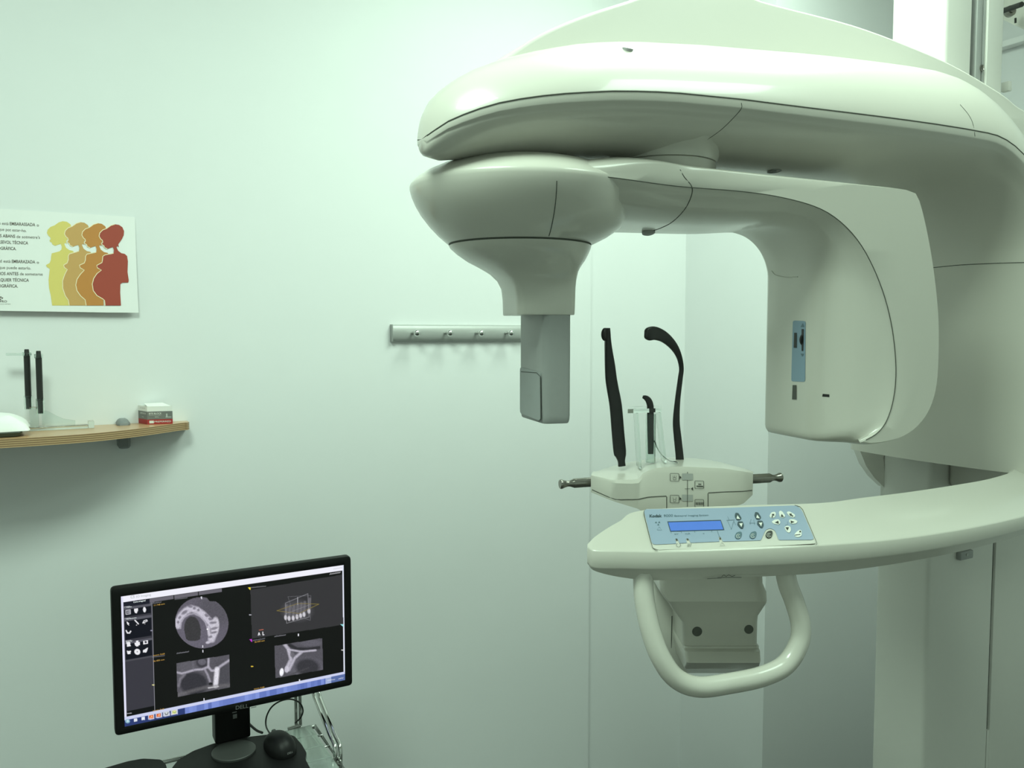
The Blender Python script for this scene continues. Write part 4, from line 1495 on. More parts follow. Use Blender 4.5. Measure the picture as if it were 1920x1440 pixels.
# ---- tray with folded white towel at the left end of what is seen
ty0 = 2.10
tr = thing('instrument_tray', 'shallow dark tray on the shelf left of the clear jig', 'tray', (jy(10, 805)[0] - .05, 2.19, szt))
tx1 = jy(43, 803, 2.19)[0]
rings = []
for z, g_ in ((szt + .0003, .010), (szt + .002, .004), (szt + .010, 0), (szt + .0115, .0005), (szt + .0115, .0025), (szt + .003, .008)):
    rings.append([np.array([*p, z]) for p in round_poly([(tx1 - .16 + g_, 2.115 + g_), (tx1 - g_, 2.115 + g_), (tx1 - g_, 2.265 - g_), (tx1 - .16 + g_, 2.265 - g_)], .012, 4)])
MB().loft(rings).build('tray_body', M['tray'], tr, smooth=40)
g_ = MB()
nx, ny = 22, 16
tx2 = jy(54, 795, 2.19)[0]
topz = jy(20, 776, 2.19)[2]
gr = []
for j in range(ny):
    row = []
    for i in range(nx):
        u, v = i / (nx - 1), j / (ny - 1)
        x = tx2 - .17 + .17 * u + .003 * math.sin(9 * v)
        y = 2.118 + .145 * v + .003 * math.sin(7 * u)
        edge = min(1, (1 - u) * 4.5) * min(1, v * 7) * min(1, (1 - v) * 7)
        z = szt + .0135 + (topz - szt - .0145) * edge ** .6 + .0016 * math.sin(17 * u + 5 * v) * edge + .001 * math.sin(31 * v + 3 * u)
        row.append(np.array([x, y, z]))
    gr.append(row)
g_.loft(gr, closed=False, cap=False)
low = [[p * [1, 1, 0] + EZ * (szt + .0124) for p in row] for row in gr]
g_.loft(low, closed=False, cap=False)
bl = [gr[0][i] for i in range(nx)] + [gr[j][-1] for j in range(1, ny)] + [gr[-1][i] for i in range(nx - 2, -1, -1)] + [gr[j][0] for j in range(ny - 2, 0, -1)]
g_.loft([bl, [p * [1, 1, 0] + EZ * (szt + .0124) for p in bl]], cap=False)
tag(g_.build('paper_towel', M['gauze'], None, smooth=60), 'rumpled white folded paper towel lying on the dark tray', 'paper towel')

# ================================================================== MONITOR
MY = 1.87
tlp, trp, brp, blp = atY(211.5, 1102, MY), atY(661.5, 1043, MY), atY(658.5, 1284, MY), atY(211.5, 1384.5, MY)
mx0, mx1 = (tlp[0] + blp[0]) / 2, (trp[0] + brp[0]) / 2
mz0, mz1 = (blp[2] + brp[2]) / 2, (tlp[2] + trp[2]) / 2
stl, strr, sbr, sbl = atY(231.3, 1117.5, MY), atY(647.8, 1059.5, MY), atY(644, 1272, MY), atY(229.5, 1368.5, MY)
sx0, sx1 = (stl[0] + sbl[0]) / 2, (strr[0] + sbr[0]) / 2
sz0, sz1 = (sbl[2] + sbr[2]) / 2, (stl[2] + strr[2]) / 2
BASEZ = atZ(438, 1413, EYE - .938)[2]
mon = thing('computer_monitor', 'black desktop monitor showing jaw scans on wire trolley', 'monitor', ((mx0 + mx1) / 2, MY + .06, EYE - .945))


def rect(x0, x1, z0, z1, y, r, seg=4):
    return [np.array([p[0], y, p[1]]) for p in round_poly([(x0, z0), (x1, z0), (x1, z1), (x0, z1)], r, seg)]


e = .004
rings = [rect(sx0, sx1, sz0, sz1, MY + .0022, .0004), rect(sx0, sx1, sz0, sz1, MY + .0004, .0004), rect(sx0 - .001, sx1 + .001, sz0 - .001, sz1 + .001, MY, .001), rect(mx0 + e, mx1 - e, mz0 + e, mz1 - e, MY, .007), rect(mx0 + .001, mx1 - .001, mz0 + .001, mz1 - .001, MY + .0015, .009), rect(mx0, mx1, mz0, mz1, MY + .005, .010), rect(mx0, mx1, mz0, mz1, MY + .019, .010)]
MB().loft(rings, cap=False).build('bezel', M['bezel'], mon, smooth=35)
rings = [rect(mx0 + .0005, mx1 - .0005, mz0 + .0005, mz1 - .0005, MY + .019, .010), rect(mx0 + .006, mx1 - .006, mz0 + .006, mz1 - .006, MY + .027, .010), rect(mx0 + .09, mx1 - .09, mz0 + .05, mz1 - .05, MY + .050, .02), rect(mx0 + .12, mx1 - .12, mz0 + .07, mz1 - .07, MY + .052, .02)]
MB().loft(rings).build('back_shell', M['bezel'], mon, smooth=35)

# screen picture -------------------------------------------------
GW, GH = 520, 292
H_src = [(110, 305), (1573, 102), (1560, 850), (103, 1190)]
H_dst = [(0, 0), (1, 0), (1, 1), (0, 1)]


def homography(src, dst):
    R_ = []
    for (x, y), (u, v) in zip(src, dst):
        R_.append([x, y, 1, 0, 0, 0, -u * x, -u * y, -u])
        R_.append([0, 0, 0, x, y, 1, -v * x, -v * y, -v])
    _, _, vt_ = np.linalg.svd(np.array(R_, float))
    return vt_[-1].reshape(3, 3)


HM = homography(H_src, H_dst)
HI = np.linalg.inv(HM)
uu, vv = np.meshgrid((np.arange(GW)) / (GW - 1), (np.arange(GH)) / (GH - 1))
w_ = HI[2, 0] * uu + HI[2, 1] * vv + HI[2, 2]
PXI = (HI[0, 0] * uu + HI[0, 1] * vv + HI[0, 2]) / w_      # drawing pixel of every screen sample
PYI = (HI[1, 0] * uu + HI[1, 1] * vv + HI[1, 2]) / w_
IMG = np.zeros((GH, GW, 3)) + 0.004


def s2l_(c):
    c = np.asarray(c, float) / 255
    return np.where(c <= .04045, c / 12.92, ((c + .055) / 1.055) ** 2.4)


def inside(poly):
    r = np.zeros((GH, GW), bool)
    n = len(poly)
    for i in range(n):
        x1_, y1_ = poly[i]
        x2_, y2_ = poly[(i + 1) % n]
        if y1_ == y2_: continue
        cnd = ((y1_ > PYI) != (y2_ > PYI)) & (PXI < (x2_ - x1_) * (PYI - y1_) / (y2_ - y1_) + x1_)
        r ^= cnd
    return r


def fill(poly, c, alpha=1.0):
    m_ = inside(poly)
    IMG[m_] = IMG[m_] * (1 - alpha) + s2l_(c) * alpha


def stroke(pts, w, c, alpha=1.0, clip=None, soft=2.0):
    dmin = np.full((GH, GW), 1e9)
    for (x1_, y1_), (x2_, y2_) in zip(pts[:-1], pts[1:]):
        dx, dy = x2_ - x1_, y2_ - y1_
        t = np.clip(((PXI - x1_) * dx + (PYI - y1_) * dy) / (dx * dx + dy * dy + 1e-9), 0, 1)
        dmin = np.minimum(dmin, np.hypot(PXI - x1_ - t * dx, PYI - y1_ - t * dy))
    a = np.clip((w / 2 + soft / 2 - dmin) / soft, 0, 1) * alpha
    if clip is not None: a = a * clip
    IMG[:] = IMG * (1 - a[..., None]) + s2l_(c) * a[..., None]


def blob(c, rx, ry, col_, alpha=1.0, clip=None, soft=.12, rot=0.0):
    cr_, sr_ = math.cos(rot), math.sin(rot)
    dx, dy = PXI - c[0], PYI - c[1]
    q_ = np.hypot((dx * cr_ + dy * sr_) / rx, (-dx * sr_ + dy * cr_) / ry)
    a = np.clip((1 + soft / 2 - q_) / soft, 0, 1) * alpha
    if clip is not None: a = a * clip
    IMG[:] = IMG * (1 - a[..., None]) + s2l_(col_) * a[..., None]


def rectUV(u0, u1, v0, v1, c):
    m_ = (uu >= u0) & (uu <= u1) & (vv >= v0) & (vv <= v1)
    IMG[m_] = s2l_(c)


# window frame: title bar, sides, task bar
rectUV(0, 1, 0, .048, (240, 240, 250))
rectUV(0, .008, 0, .96, (225, 225, 245))
rectUV(.9925, 1, 0, .93, (225, 230, 245))
rectUV(0, 1, .925, .952, (205, 210, 240))
rectUV(0, 1, .950, 1, (70, 90, 160))
for k in range(40):
    u0 = .25 + k * .0165
    cc_ = 95 + 35 * rng.random()
    rectUV(u0, u0 + .0165, .950, 1, (cc_, cc_ + 20, cc_ + 90))
rectUV(0, .25, .955, 1, (45, 60, 115))
rectUV(.90, .93, .95, 1, (160, 175, 215))
rectUV(.93, 1, .948, 1, (90, 110, 165))
# left tool column
rectUV(.008, .122, .05, .905, (56, 55, 64))
rectUV(.122, .125, .05, .925, (150, 150, 160))
rectUV(.008, .122, .048, .085, (25, 26, 40))
for v0, v1 in ((.088, .160), (.175, .335), (.352, .490)):
    rectUV(.010, .120, v0, v0 + .018, (88, 88, 98))
    rectUV(.012, .118, v0 + .018, v1, (12, 12, 26))
rectUV(.008, .122, .490, .505, (74, 74, 82))
rectUV(.010, .122, .885, .925, (8, 8, 12))
# tabs along the top
fill([(305, 322), (466, 298), (466, 322), (305, 347)], (105, 102, 112))
fill([(472, 298), (630, 275), (630, 298), (472, 321)], (105, 102, 112))
fill([(634, 274), (786, 252), (786, 275), (634, 297)], (105, 102, 112))
# 3-D view
fill([(973, 262), (1560, 165), (1560, 490), (973, 585)], (52, 51, 54))
fill([(958, 248), (975, 245), (973, 265)], (235, 215, 60))
fill([(955, 590), (972, 587), (972, 608)], (200, 60, 210))
fill([(1540, 488), (1560, 485), (1560, 505)], (150, 220, 225))
W8 = (235, 235, 240)
# icons
stroke([(140, 400), (170, 395), (170, 422), (140, 426), (140, 400)], 5, (190, 190, 200))
fill([(146, 405), (166, 402), (166, 418), (146, 421)], (140, 140, 150))
fill([(197, 388), (222, 384), (222, 402), (214, 418), (204, 418), (197, 405)], W8)
blob((267, 394), 10, 18, W8)
fill([(144, 474), (163, 488), (155, 490), (160, 500), (155, 502), (150, 492), (146, 498)], W8)
stroke([(200, 466), (222, 490)], 8, W8)
blob((210, 499), 3, 3, W8)
stroke([(252, 484), (262, 468), (280, 463), (283, 470), (254, 485)], 5, W8)
blob((266, 489), 3, 3, W8)
stroke([(138, 536), (145, 552), (160, 552), (168, 540)], 8, W8)
fill([(136, 616), (160, 612), (165, 642), (140, 646)], W8)
fill([(192, 618), (226, 612), (228, 632), (194, 638)], W8)
fill([(200, 604), (217, 601), (218, 640), (202, 643)], W8)
fill([(250, 606), (283, 600), (283, 622), (250, 628)], W8)
blob((267, 613), 8, 8, (60, 60, 70))
fill([(136, 674), (166, 672), (160, 694), (142, 698)], W8)
blob((208, 679), 20, 20, W8)
blob((208, 679), 4, 4, (20, 20, 30))
fill([(248, 668), (283, 648), (270, 682), (248, 684)], W8)
for y in (377, 456, 607):
    stroke([(130, y), (168, y - 6)], 4, (170, 170, 180))
stroke([(124, 1100), (152, 1096)], 4, (190, 190, 200))
# task bar icons
for x, y, c in ((124, 1152, (140, 185, 205)),):
    blob((x, y), 16, 14, c)
    blob((x + 2, y - 2), 7, 6, (215, 235, 240))
for x, y, c in ((178, 1142, (225, 230, 240)), (232, 1130, (230, 235, 245))):
    fill([(x - 11, y - 9), (x + 11, y - 13), (x + 11, y + 10), (x - 11, y + 13)], c)
for x, y, c in ((286, 1118, (225, 105, 45)), (338, 1106, (215, 90, 40)), (390, 1094, (205, 210, 215)), (443, 1083, (225, 222, 150))):
    fill([(x - 22, y - 13), (x + 22, y - 22), (x + 22, y + 14), (x - 22, y + 22)], (200, 205, 225))
    fill([(x - 14, y - 8), (x + 14, y - 13), (x + 14, y + 9), (x - 14, y + 14)], c)
stroke([(280, 1125), (290, 1112), (292, 1124)], 4, (250, 200, 150))
stroke([(332, 1112), (342, 1099), (344, 1112)], 4, (250, 200, 150))
stroke([(380, 1090), (384, 1102), (396, 1100), (402, 1086)], 4, (40, 40, 50))
stroke([(430, 1082), (446, 1088), (456, 1080)], 4, (110, 170, 90))
# axial slice: disc with the dental arch
disc = np.hypot((PXI - 647) / 176, (PYI - 481) / 171) < 1
notch = inside([(690, 318), (705, 338), (742, 338), (790, 350), (760, 290), (700, 290)])
disc &= ~notch
blob((647, 481), 176, 171, (98, 94, 106), 1, disc, .02)
blob((730, 400), 110, 110, (84, 82, 90), .8, disc, .7)
blob((600, 560), 150, 120, (104, 100, 114), .6, disc, .8)
arch = [(484, 500), (492, 468), (512, 434), (545, 402), (580, 386), (620, 398), (655, 424), (690, 462), (720, 500), (728, 540), (708, 590)]
stroke(arch, 44, (196, 192, 206), 1, disc, 14)
blob((735, 505), 26, 62, (200, 196, 208), 1, disc, .3, .1)
stroke([(690, 510), (692, 560), (706, 588)], 16, (200, 196, 208), 1, disc, 8)
for x, y, rx_, ry_, rt in ((575, 372, 16, 9, .1), (602, 384, 10, 9, 0), (628, 396, 9, 9, 0), (680, 432, 14, 10, .6), (703, 456, 12, 9, .5), (722, 480, 24, 8, -.1), (728, 518, 26, 8, -.25), (725, 545, 22, 7, -.25), (534, 412, 24, 10, -.55), (502, 446, 12, 8, -.9), (490, 478, 8, 10, 0), (700, 575, 12, 8, -.4)):
    blob((x, y), rx_, ry_, (112, 108, 120), .85, disc, .6, rt)
stroke([(505, 520), (508, 478), (532, 446), (570, 424), (600, 420), (645, 445), (672, 480), (682, 515)], 8, (172, 168, 182), .9, disc, 6)
palate = [(545, 450), (580, 432), (615, 438), (640, 470), (646, 520), (638, 585), (610, 602), (560, 600), (535, 580), (528, 510)]
blob((583, 520), 54, 82, (58, 57, 60), 1, disc, .12)
fill([(530, 520), (640, 520), (634, 590), (610, 602), (556, 602), (538, 588)], (58, 57, 60))
blob((684, 612), 16, 9, (190, 186, 200), 1, disc, .4, -.2)
blob((683, 524), 5, 5, (250, 250, 255), 1, disc, .5)
# lower left slice
q1 = [(469, 754), (820, 692), (820, 910), (469, 980)]
c1 = inside(q1)
fill(q1, (88, 86, 94))
blob((535, 790), 60, 60, (98, 96, 104), .6, c1, .8)
blob((780, 830), 60, 90, (76, 75, 82), 1, c1, .5)
blob((580, 890), 92, 78, (52, 51, 58), 1, c1, .25)
blob((640, 748), 40, 34, (64, 62, 70), 1, c1, .3)
blob((640, 742), 26, 22, (100, 98, 108), 1, c1, .3)
stroke([(469, 815), (505, 822), (545, 810), (590, 796), (640, 792), (680, 775), (686, 690)], 12, (178, 174, 188), .95, c1, 10)
stroke([(580, 790), (580, 730)], 12, (110, 108, 118), .7, c1, 10)
stroke([(680, 775), (700, 800), (730, 800), (760, 770), (820, 730)], 14, (178, 174, 188), .95, c1, 10)
stroke([(655, 790), (675, 830), (690, 880)], 12, (160, 156, 170), .9, c1, 10)
stroke([(478, 905), (492, 860), (520, 830)], 16, (125, 122, 132), .8, c1, 12)
stroke([(738, 790), (732, 840), (724, 900)], 30, (222, 220, 230), 1, c1, 12)
blob((692, 890), 14, 12, (28, 27, 32), 1, c1, .5)
stroke([(676, 916), (742, 905)], 8, (250, 250, 255), 1, c1, 4)
stroke([(469, 968), (560, 940), (660, 912), (820, 895)], 22, (110, 108, 112), .6, c1, 14)
# lower right slice
q2 = [(1117, 632), (1424, 578), (1424, 785), (1117, 845)]
c2 = inside(q2)
fill(q2, (84, 82, 90))
blob((1320, 800), 115, 88, (100, 98, 108), .8, c2, .5)
blob((1325, 770), 75, 55, (55, 54, 60), 1, c2, .35)
stroke([(1215, 625), (1260, 650), (1330, 652), (1400, 640)], 22, (48, 47, 52), 1, c2, 8)
blob((1350, 612), 70, 22, (98, 96, 106), .8, c2, .5)
stroke([(1182, 620), (1205, 650), (1220, 720), (1190, 780)], 20, (186, 182, 196), .95, c2, 10)
stroke([(1205, 655), (1290, 668), (1380, 658)], 11, (190, 186, 200), .95, c2, 8)
stroke([(1290, 670), (1245, 710), (1205, 790)], 16, (186, 182, 196), .95, c2, 10)
blob((1230, 688), 14, 18, (110, 108, 116), .9, c2, .5)
blob((1158, 804), 13, 26, (245, 245, 252), 1, c2, .3, .15)
blob((1192, 785), 14, 22, (200, 196, 210), 1, c2, .4, .2)
stroke([(1160, 850), (1240, 810), (1330, 775)], 10, (70, 69, 74), .8, c2, 8)
# 3-D jaw with planes
jaw = np.ones((GH, GW))
blob((1270, 400), 85, 62, (88, 87, 92), .75, None, .7)
for x, y in ((1195, 445), (1217, 450), (1243, 448), (1268, 440), (1291, 432), (1313, 424), (1345, 402)):
    stroke([(x + 8, y - 80), (x, y)], 16, (112, 110, 116), .75, None, 8)
    blob((x, y), 9, 16, (205, 203, 210), 1, None, .5)
G8 = (150, 150, 156)
stroke([(1196, 350), (1342, 288), (1342, 330), (1345, 440), (1200, 482), (1196, 350)], 2.5, G8, .9)
stroke([(1214, 308), (1360, 300), (1352, 462), (1250, 430), (1214, 308)], 2, (120, 120, 126), .8)
stroke([(1276, 312), (1274, 360)], 4, (170, 170, 176))
stroke([(1140, 400), (1275, 352), (1410, 356), (1280, 418), (1140, 400)], 3, (140, 125, 60), .9)
stroke([(1200, 418), (1352, 360)], 2, G8, .8)
stroke([(1015, 562), (1020, 545), (1025, 560)], 5, W8)
stroke([(1045, 540), (1045, 560), (1052, 558)], 5, W8)
stroke([(1022, 528), (1048, 524)], 4, (200, 110, 90))
# small marks
for x, y in ((651, 316), (648, 640), (648, 672), (1273, 558), (644, 994), (1271, 858)):
    fill([(x - 4, y - 8), (x + 4, y - 9), (x + 3, y + 8), (x - 3, y + 8)], (225, 225, 235))
for x, y, c in ((310, 535, (150, 150, 170)), (308, 902, (220, 215, 150)), (968, 769, (220, 190, 60)), (967, 428, (170, 170, 180)), (1550, 655, (200, 200, 200))):
    blob((x, y), 9, 4, c)


def word(x0, y0, x1, y1, c, h=9, seed=0):
    r2 = np.random.default_rng(seed)
    n = max(3, int((x1 - x0) / 9))
    for i in range(n):
        t0 = i / n
        t1 = t0 + .6 / n
        xx, yy = x0 + (x1 - x0) * t0, y0 + (y1 - y0) * t0
        x2_, y2_ = x0 + (x1 - x0) * t1, y0 + (y1 - y0) * t1
        hh_ = h * (.6 + .5 * r2.random())
        stroke([(xx, yy), (x2_, y2_ - hh_ * .6)], 3.4, c, .8)


OR = (205, 150, 80)
word(306, 356, 385, 344, (140, 140, 150), 9, 2)
word(474, 326, 560, 316, (130, 130, 140), 8, 3)
word(474, 690, 558, 676, (150, 150, 160), 8, 4)
word(308, 716, 395, 704, (130, 130, 140), 9, 5)
word(978, 250, 1078, 240, (140, 140, 145), 9, 6)
word(978, 600, 1060, 585, (130, 130, 140), 9, 7)
word(1120, 572, 1195, 560, (150, 150, 160), 8, 8)
word(1485, 163, 1555, 152, (225, 225, 230), 8, 9)
word(1510, 130, 1565, 120, (190, 190, 200), 6, 10)
word(1450, 856, 1500, 848, (225, 230, 240), 6, 11)
word(1520, 845, 1552, 838, (225, 230, 240), 8, 12)
# speckle of the scan noise inside the slices
nz_ = rng.normal(0, 1, (GH, GW))
nz_ = (nz_ + np.roll(nz_, 1, 0) + np.roll(nz_, 1, 1)) / 2
for cl in (disc, c1, c2):
    IMG[cl] *= np.clip(1 + .10 * nz_[cl][:, None], .6, 1.4)
# build the screen mesh
sx = sx0 + (sx1 - sx0) * uu
sz = sz1 - (sz1 - sz0) * vv
org = np.array(mon.location)
verts = np.stack([sx - org[0], np.full_like(sx, MY + .0012 - org[1]), sz - org[2]], -1).reshape(-1, 3)
idx = np.arange(GW * GH).reshape(GH, GW)
quads = np.stack([idx[:-1, :-1], idx[1:, :-1], idx[1:, 1:], idx[:-1, 1:]], -1).reshape(-1, 4)
me = bpy.data.meshes.new('screen')
me.vertices.add(len(verts))
me.vertices.foreach_set('co', verts.ravel())
me.loops.add(quads.size)
me.loops.foreach_set('vertex_index', quads.ravel())
me.polygons.add(len(quads))
me.polygons.foreach_set('loop_start', np.arange(0, quads.size, 4))
me.update(calc_edges=True)
ca = me.color_attributes.new('picture', 'FLOAT_COLOR', 'POINT')
ca.data.foreach_set('color', np.concatenate([IMG.reshape(-1, 3), np.ones((GW * GH, 1))], 1).ravel().astype(np.float32))
me.materials.append(M['screen'])
scr = bpy.data.objects.new('screen', me)
COL.objects.link(scr)
scr.parent = mon
scr['label'] = 'lit screen with grey jaw scan pictures'
# screen lettering (backlit)
M['glowwhite'] = mat('lit_white_text', (0.72, 0.72, 0.76), .5, emit=.9)
M['glowgrey'] = mat('lit_grey_text', (0.30, 0.31, 0.34), .5, emit=.7)
M['gloworange'] = mat('lit_orange_text', (0.50, 0.27, 0.06), .5, emit=.8)
zs = lambda x, y: (200 + x / 3.5125, 1030 + y / 3.5125)
Ss = plane_surf(np.array([0, MY + .0012, 0]), np.array([0, -1.0, 0]), .0002)
d = Decal(Ss)
d.text('CS', zs(158, 324), zs(184, 320), 5.4, .01)
d.text('3D Imaging', zs(192, 319), zs(292, 305), 4.0)
d.build('screen_title', M['glowgrey'], scr)['kind'] = 'stuff'
d = Decal(Ss)
d.text('Corte ortogonal', zs(176, 353), zs(256, 341), 2.8, .01)
d.text('Vistas', zs(130, 386), zs(165, 380), 2.2)
d.text('Herramientas', zs(130, 463), zs(196, 453), 2.2)
d.text('Exportar', zs(128, 612), zs(170, 605), 2.2)
d.build('screen_menu_text', M['glowwhite'], scr)['kind'] = 'stuff'
d = Decal(Ss)
d.text('11.748 mm', zs(312, 374), zs(382, 363), 2.8)
d.text('zoom: 0.68', zs(306, 704), zs(382, 692), 2.8)
d.text('36.400 mm', zs(306, 742), zs(380, 730), 2.8)
d.text('36.400 mm', zs(974, 616), zs(1040, 605), 2.8)
d.text('zoom: 0.68', zs(304, 1068), zs(378, 1056), 2.8)
d.text('zoom: 0.68', zs(970, 924), zs(1038, 912), 2.8)
d.build('screen_readouts', M['gloworange'], scr)['kind'] = 'stuff'
# brand, buttons
Sb = plane_surf(np.array([0, MY, 0]), np.array([0, -1.0, 0]), .0004)
d = Decal(Sb)
d.text('DELL', zs(850, 1056), zs(934, 1042), 7.0, .01)
d.build('logo', M['logo'], mon)
MB().box(atY(*zs(968, 1040), MY - .0006), (.012, .0012, .0016), bevel=.0004).build('button_bar', M['logo'], mon)
# chin below the bezel right of the logo (speaker lip)
# stand
NYc = 1.93
nl, nr = atY(404, 1390, NYc - .012)[0], atY(470.5, 1385, NYc - .012)[0]
zbase = EYE - .938
MB().box(((nl + nr) / 2, NYc + .010, (zbase + .006 + mz0 + .09) / 2), (nr - nl, .044, mz0 + .09 - zbase - .006), bevel=.005, seg=3).build('stand_neck', M['base'], mon)
p = atY(*zs(840, 1072), NYc - .0122)
nk = MB().box(atY(*zs(842, 1073), NYc - .0122), (.010, .0008, .0025), bevel=.0002)
nk.box(atY(*zs(845, 1100), NYc - .0122), (.009, .0008, .010), bevel=.0002)
nk.build('cable_clip', M['logo'], mon)
dc_ = atZ(438.5, 1410, zbase)
MB().lathe(np.array([dc_[0], dc_[1], zbase]), EZ, [(0, 0), (.0475, 0), (.0475, .004), (.0455, .0055), (0, .0055)], 48).build('swivel_disc', M['disc'], mon, smooth=30)
bl_ = [(322, 1440), (335, 1424), (362, 1408), (400, 1394), (470, 1381), (530, 1374), (552, 1380), (566, 1396), (575, 1412), (572, 1422)]
bpl = [atZ(x, y, zbase)[:2] for x, y in bl_]
xl_, xr2 = bpl[0][0], bpl[-1][0]
bpl += [np.array([xr2 - .004, bpl[-1][1] - .10]), np.array([xr2 - .03, bpl[-1][1] - .118]), np.array([xl_ + .03, bpl[-1][1] - .118]), np.array([xl_ + .002, bpl[-1][1] - .10])]
bpl = round_poly(bpl, .006, 3)
MB().loft([[np.array([p[0], p[1], z]) for p in bpl] for z in (zbase - .008, zbase - .001, zbase)]).build('base_plate', M['base'], mon, smooth=30)

# ================================================================== MOUSE
mo = atZ(524, 1404, zbase)
mouse = thing('computer_mouse', 'black optical computer mouse with cord on the monitor base', 'mouse', mo)
fdir = np.array([math.sin(math.radians(-6)), math.cos(math.radians(-6)), 0])
sdir = np.array([fdir[1], -fdir[0], 0])
rings = []
Lm, Wm, Hm = .112, .060, .037
NS = 20
for i in range(NS + 1):
    t = -math.cos(math.pi * i / NS)
    wv = math.sqrt(max(0, 1 - abs(t) ** 2.6))
    hv = (1 - abs(t) ** 2.4) ** .6 * (1 - .14 * t)
    hwid = Wm / 2 * wv * (1 - .06 * t) + .0004
    hz_ = Hm * hv + .0006
    c_ = mo + fdir * (t * Lm / 2)
    ring = []
    for k in range(17):
        a = math.pi * k / 16
        ring.append(c_ + sdir * (hwid * math.cos(a)) + EZ * (hz_ * math.sin(a) ** .75 + .0008))
    rings.append(ring)
mb_ = MB().loft(rings, closed=True)
mbody = mb_.build('mouse_body', M['base'], mouse, smooth=60)
Sm = surf(bvh_of(mbody), .0004)
d = Decal(Sm)
d.text('DELL', (539, 1415), (549, 1411), 3.4, .01)
d.build('mouse_logo', M['logo'], mbody)
c_ = mo + fdir * (.034) + EZ * .0225
MB().lathe(c_ - sdir * .0035, sdir, [(0, 0), (.008, 0), (.009, .0015), (.009, .0055), (.008, .007), (0, .007)], 18).build('scroll_wheel', M['disc'], mouse)
cp = [(503, 1371, 1.925), (499, 1362, 1.935), (500, 1343, 1.955), (510, 1325, 1.965), (527, 1314, 1.972), (546, 1311, 1.978), (562, 1318, 1.98), (568, 1332, 1.98), (564, 1345, 1.978), (553, 1356, 1.975)]
cps = [atD(x, y, dd) for x, y, dd in cp]
cps[0] = mo + fdir * .052 + EZ * .008
MB().tube(catmull(cps, 6), .0019, 8).build('mouse_cord', M['black'], mouse, smooth=60)
# power lead behind the stand
lead = [atD(x, y, dd) for x, y, dd in ((462, 1352, 1.98), (472, 1362, 1.975), (482, 1370, 1.965), (492, 1374, 1.955))]
MB().tube(catmull(lead, 4), .003, 8).build('power_lead', M['black'], mon)

# ================================================================== TROLLEY
shz = zbase - .0085
TXR = .552
troll = thing('wire_trolley', 'chrome wire trolley carrying the monitor in front of the wall', 'trolley', (.22, 1.70, 0))
ty0_, ty1_ = 1.36, 1.955
tx0_ = -.12
rt = .0055
z1_ = shz - .014
# shelf frame and glass
MB().tube([np.array(p) for p in ((tx0_, ty0_, z1_), (TXR, ty0_, z1_), (TXR, ty1_, z1_), (tx0_, ty1_, z1_))], rt, 12, closed=True).build('shelf_rim', M['chrome'], troll, smooth=60)
for k, y in enumerate(np.linspace(ty0_ + .06, ty1_ - .06, 9)):
    MB().tube([np.array([tx0_, y, z1_ + .004]), np.array([TXR, y, z1_ + .004])], .0022, 8).build('shelf_wire', M['chrome'], troll, smooth=60)
for x in (tx0_ + .2, TXR - .2):
    MB().tube([np.array([x, ty0_, z1_ + .004]), np.array([x, ty1_, z1_ + .004])], .0022, 8).build('shelf_wire', M['chrome'], troll, smooth=60)
MB().box(((.30 + TXR) / 2 - .004, (ty0_ + ty1_) / 2, shz - .0035), (TXR - .30 - .024, ty1_ - ty0_ - .03, .006), bevel=.001).build('glass_shelf', M['glass'], troll)
# legs
for x, y in ((tx0_, ty0_), (tx0_, ty1_), (TXR, ty0_)):
    MB().tube([np.array([x, y, .06]), np.array([x, y, z1_ + .02])], .0075, 12).build('leg', M['chrome'], troll, smooth=60)
# rear right pair of posts
for px_ in (555.5, 563.5):
    a_, c_ = atD(px_, 1372, 2.005), atD(px_, 1290, 2.005)
    MB().tube([np.array([a_[0], a_[1], .06]), a_, np.array([a_[0], a_[1], c_[2] + .03])], .0042, 12).build('leg', M['chrome'], troll, smooth=60)
a_, c_ = atD(540, 1367, 2.0), atD(566, 1359, 2.005)
MB().tube([a_, c_], .0052, 12).build('cross_bar', M['chrome'], troll, smooth=60)
a_, c_ = atD(541, 1371, 1.998), atD(568, 1368, 2.005)
MB().tube([a_, c_], .0040, 12).build('cross_bar', M['chrome'], troll, smooth=60)
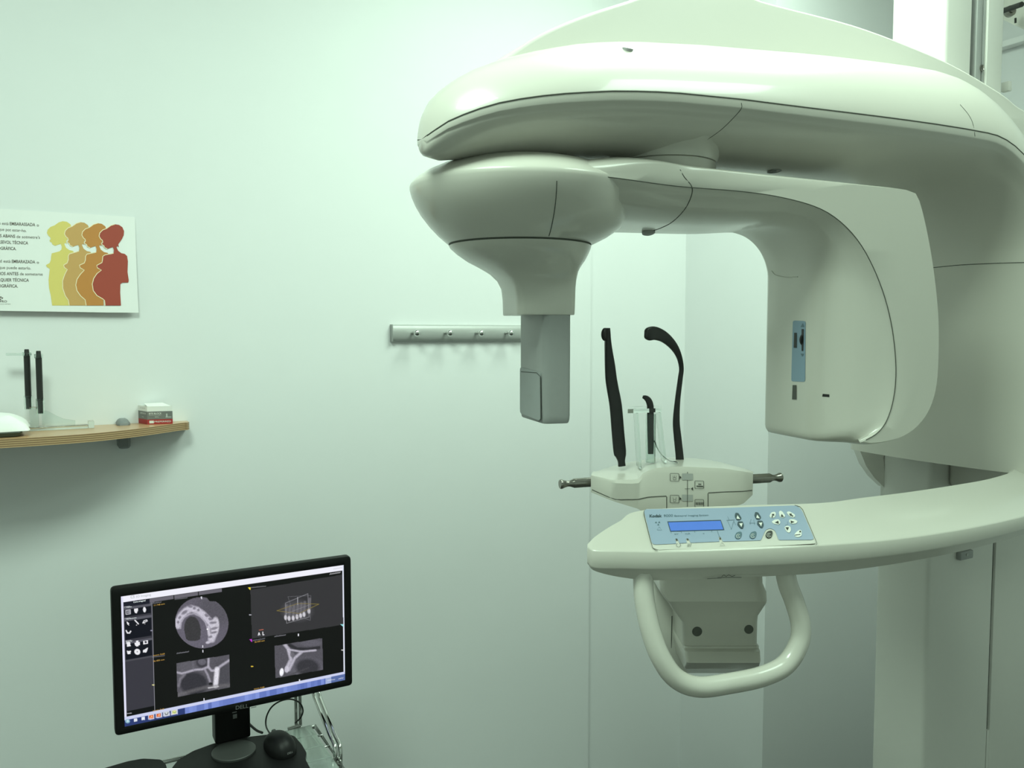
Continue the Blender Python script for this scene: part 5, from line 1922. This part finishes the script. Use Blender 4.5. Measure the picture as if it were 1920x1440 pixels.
# slanted side tubes
for dx, dd in ((0, 0), (9.5, .012)):
    pts_ = [(579 + dx, 1262, 1.97 + dd), (588 + dx, 1300, 1.955 + dd), (604 + dx, 1342, 1.895 + dd), (619 + dx, 1378, 1.845 + dd), (626.5 + dx, 1394, 1.825 + dd), (628.5 + dx, 1408, 1.815 + dd), (628.5 + dx, 1445, 1.81 + dd)]
    pa = [atD(*q_) for q_ in pts_]
    pa.append(np.array([pa[-1][0], pa[-1][1], .06]))
    MB().tube(catmull(pa[:-1], 5) + [pa[-1]], .0050, 14).build('side_tube', M['chrome'], troll, smooth=60)
a_, c_ = atD(563, 1376, 2.0), atD(617, 1438, 1.82)
MB().tube([a_, c_], .0052, 12).build('side_rail', M['chrome'], troll, smooth=60)
a_, c_ = atD(606, 1436, 1.83), atD(640, 1431, 1.815)
MB().tube([a_, c_], .0052, 12).build('cross_bar', M['chrome'], troll, smooth=60)
for x, y in ((tx0_, ty0_), (tx0_, ty1_), (TXR, ty0_), (TXR, ty1_)):
    cs = MB().lathe((x - .011, y, .030), EX, [(0, 0), (.026, 0), (.030, .004), (.030, .018), (.026, .022), (0, .022)], 24).build('caster', M['caster'], troll, smooth=40)
    MB().box((x, y, .055), (.012, .03, .02), bevel=.003).build('caster_fork', M['chrome'], cs)
# dark pad at the lower left
pd = [atZ(x, y, zbase - .001)[:2] for x, y in ((178, 1446), (240, 1428), (268, 1423), (302, 1425), (311, 1434), (314, 1445))]
pd += [np.array([pd[-1][0] - .004, pd[-1][1] - .14]), np.array([pd[0][0], pd[0][1] - .10])]
pd = round_poly(pd, .006, 3)
tag(MB().loft([[np.array([p[0], p[1], z]) for p in pd] for z in (shz, shz + .0075, shz + .0085)]).build('keyboard_pad', M['base'], None, smooth=30), 'flat black pad left of the monitor base at the bottom edge', 'pad')

# ================================================================== BRACKET AT THE TOP RIGHT
bp0 = thing('ceiling_bracket', 'pale metal mounting bracket behind the column at top right', 'bracket', atD(1905, 10, 2.55))
pl = [atD(x, y, dd) for x, y, dd in ((1874, -60, 2.62), (1960, -60, 2.45), (1960, 60, 2.45), (1940, 52, 2.5), (1916, 41, 2.55), (1882, 26, 2.62))]
MB().loft([pl, [p + FH * .03 for p in pl]]).build('bracket_plate', M['shell2'], bp0, smooth=20)
MB().tube([atD(1876, 22, 2.50), atD(1916, 8, 2.42)], .0075, 12).build('clamp_bar', M['dark'], bp0, smooth=50)
MB().lathe(atD(1891, 23, 2.53), -FH, [(0, 0), (.016, 0), (.016, .012), (.008, .014), (.008, .022), (0, .022)], 16).build('clamp_bolt', M['steel'], bp0, smooth=30)
MB().tube([atD(1904, 34, 2.5), atD(1904, 43, 2.5)], .003, 8).build('pin', M['dark'], bp0)
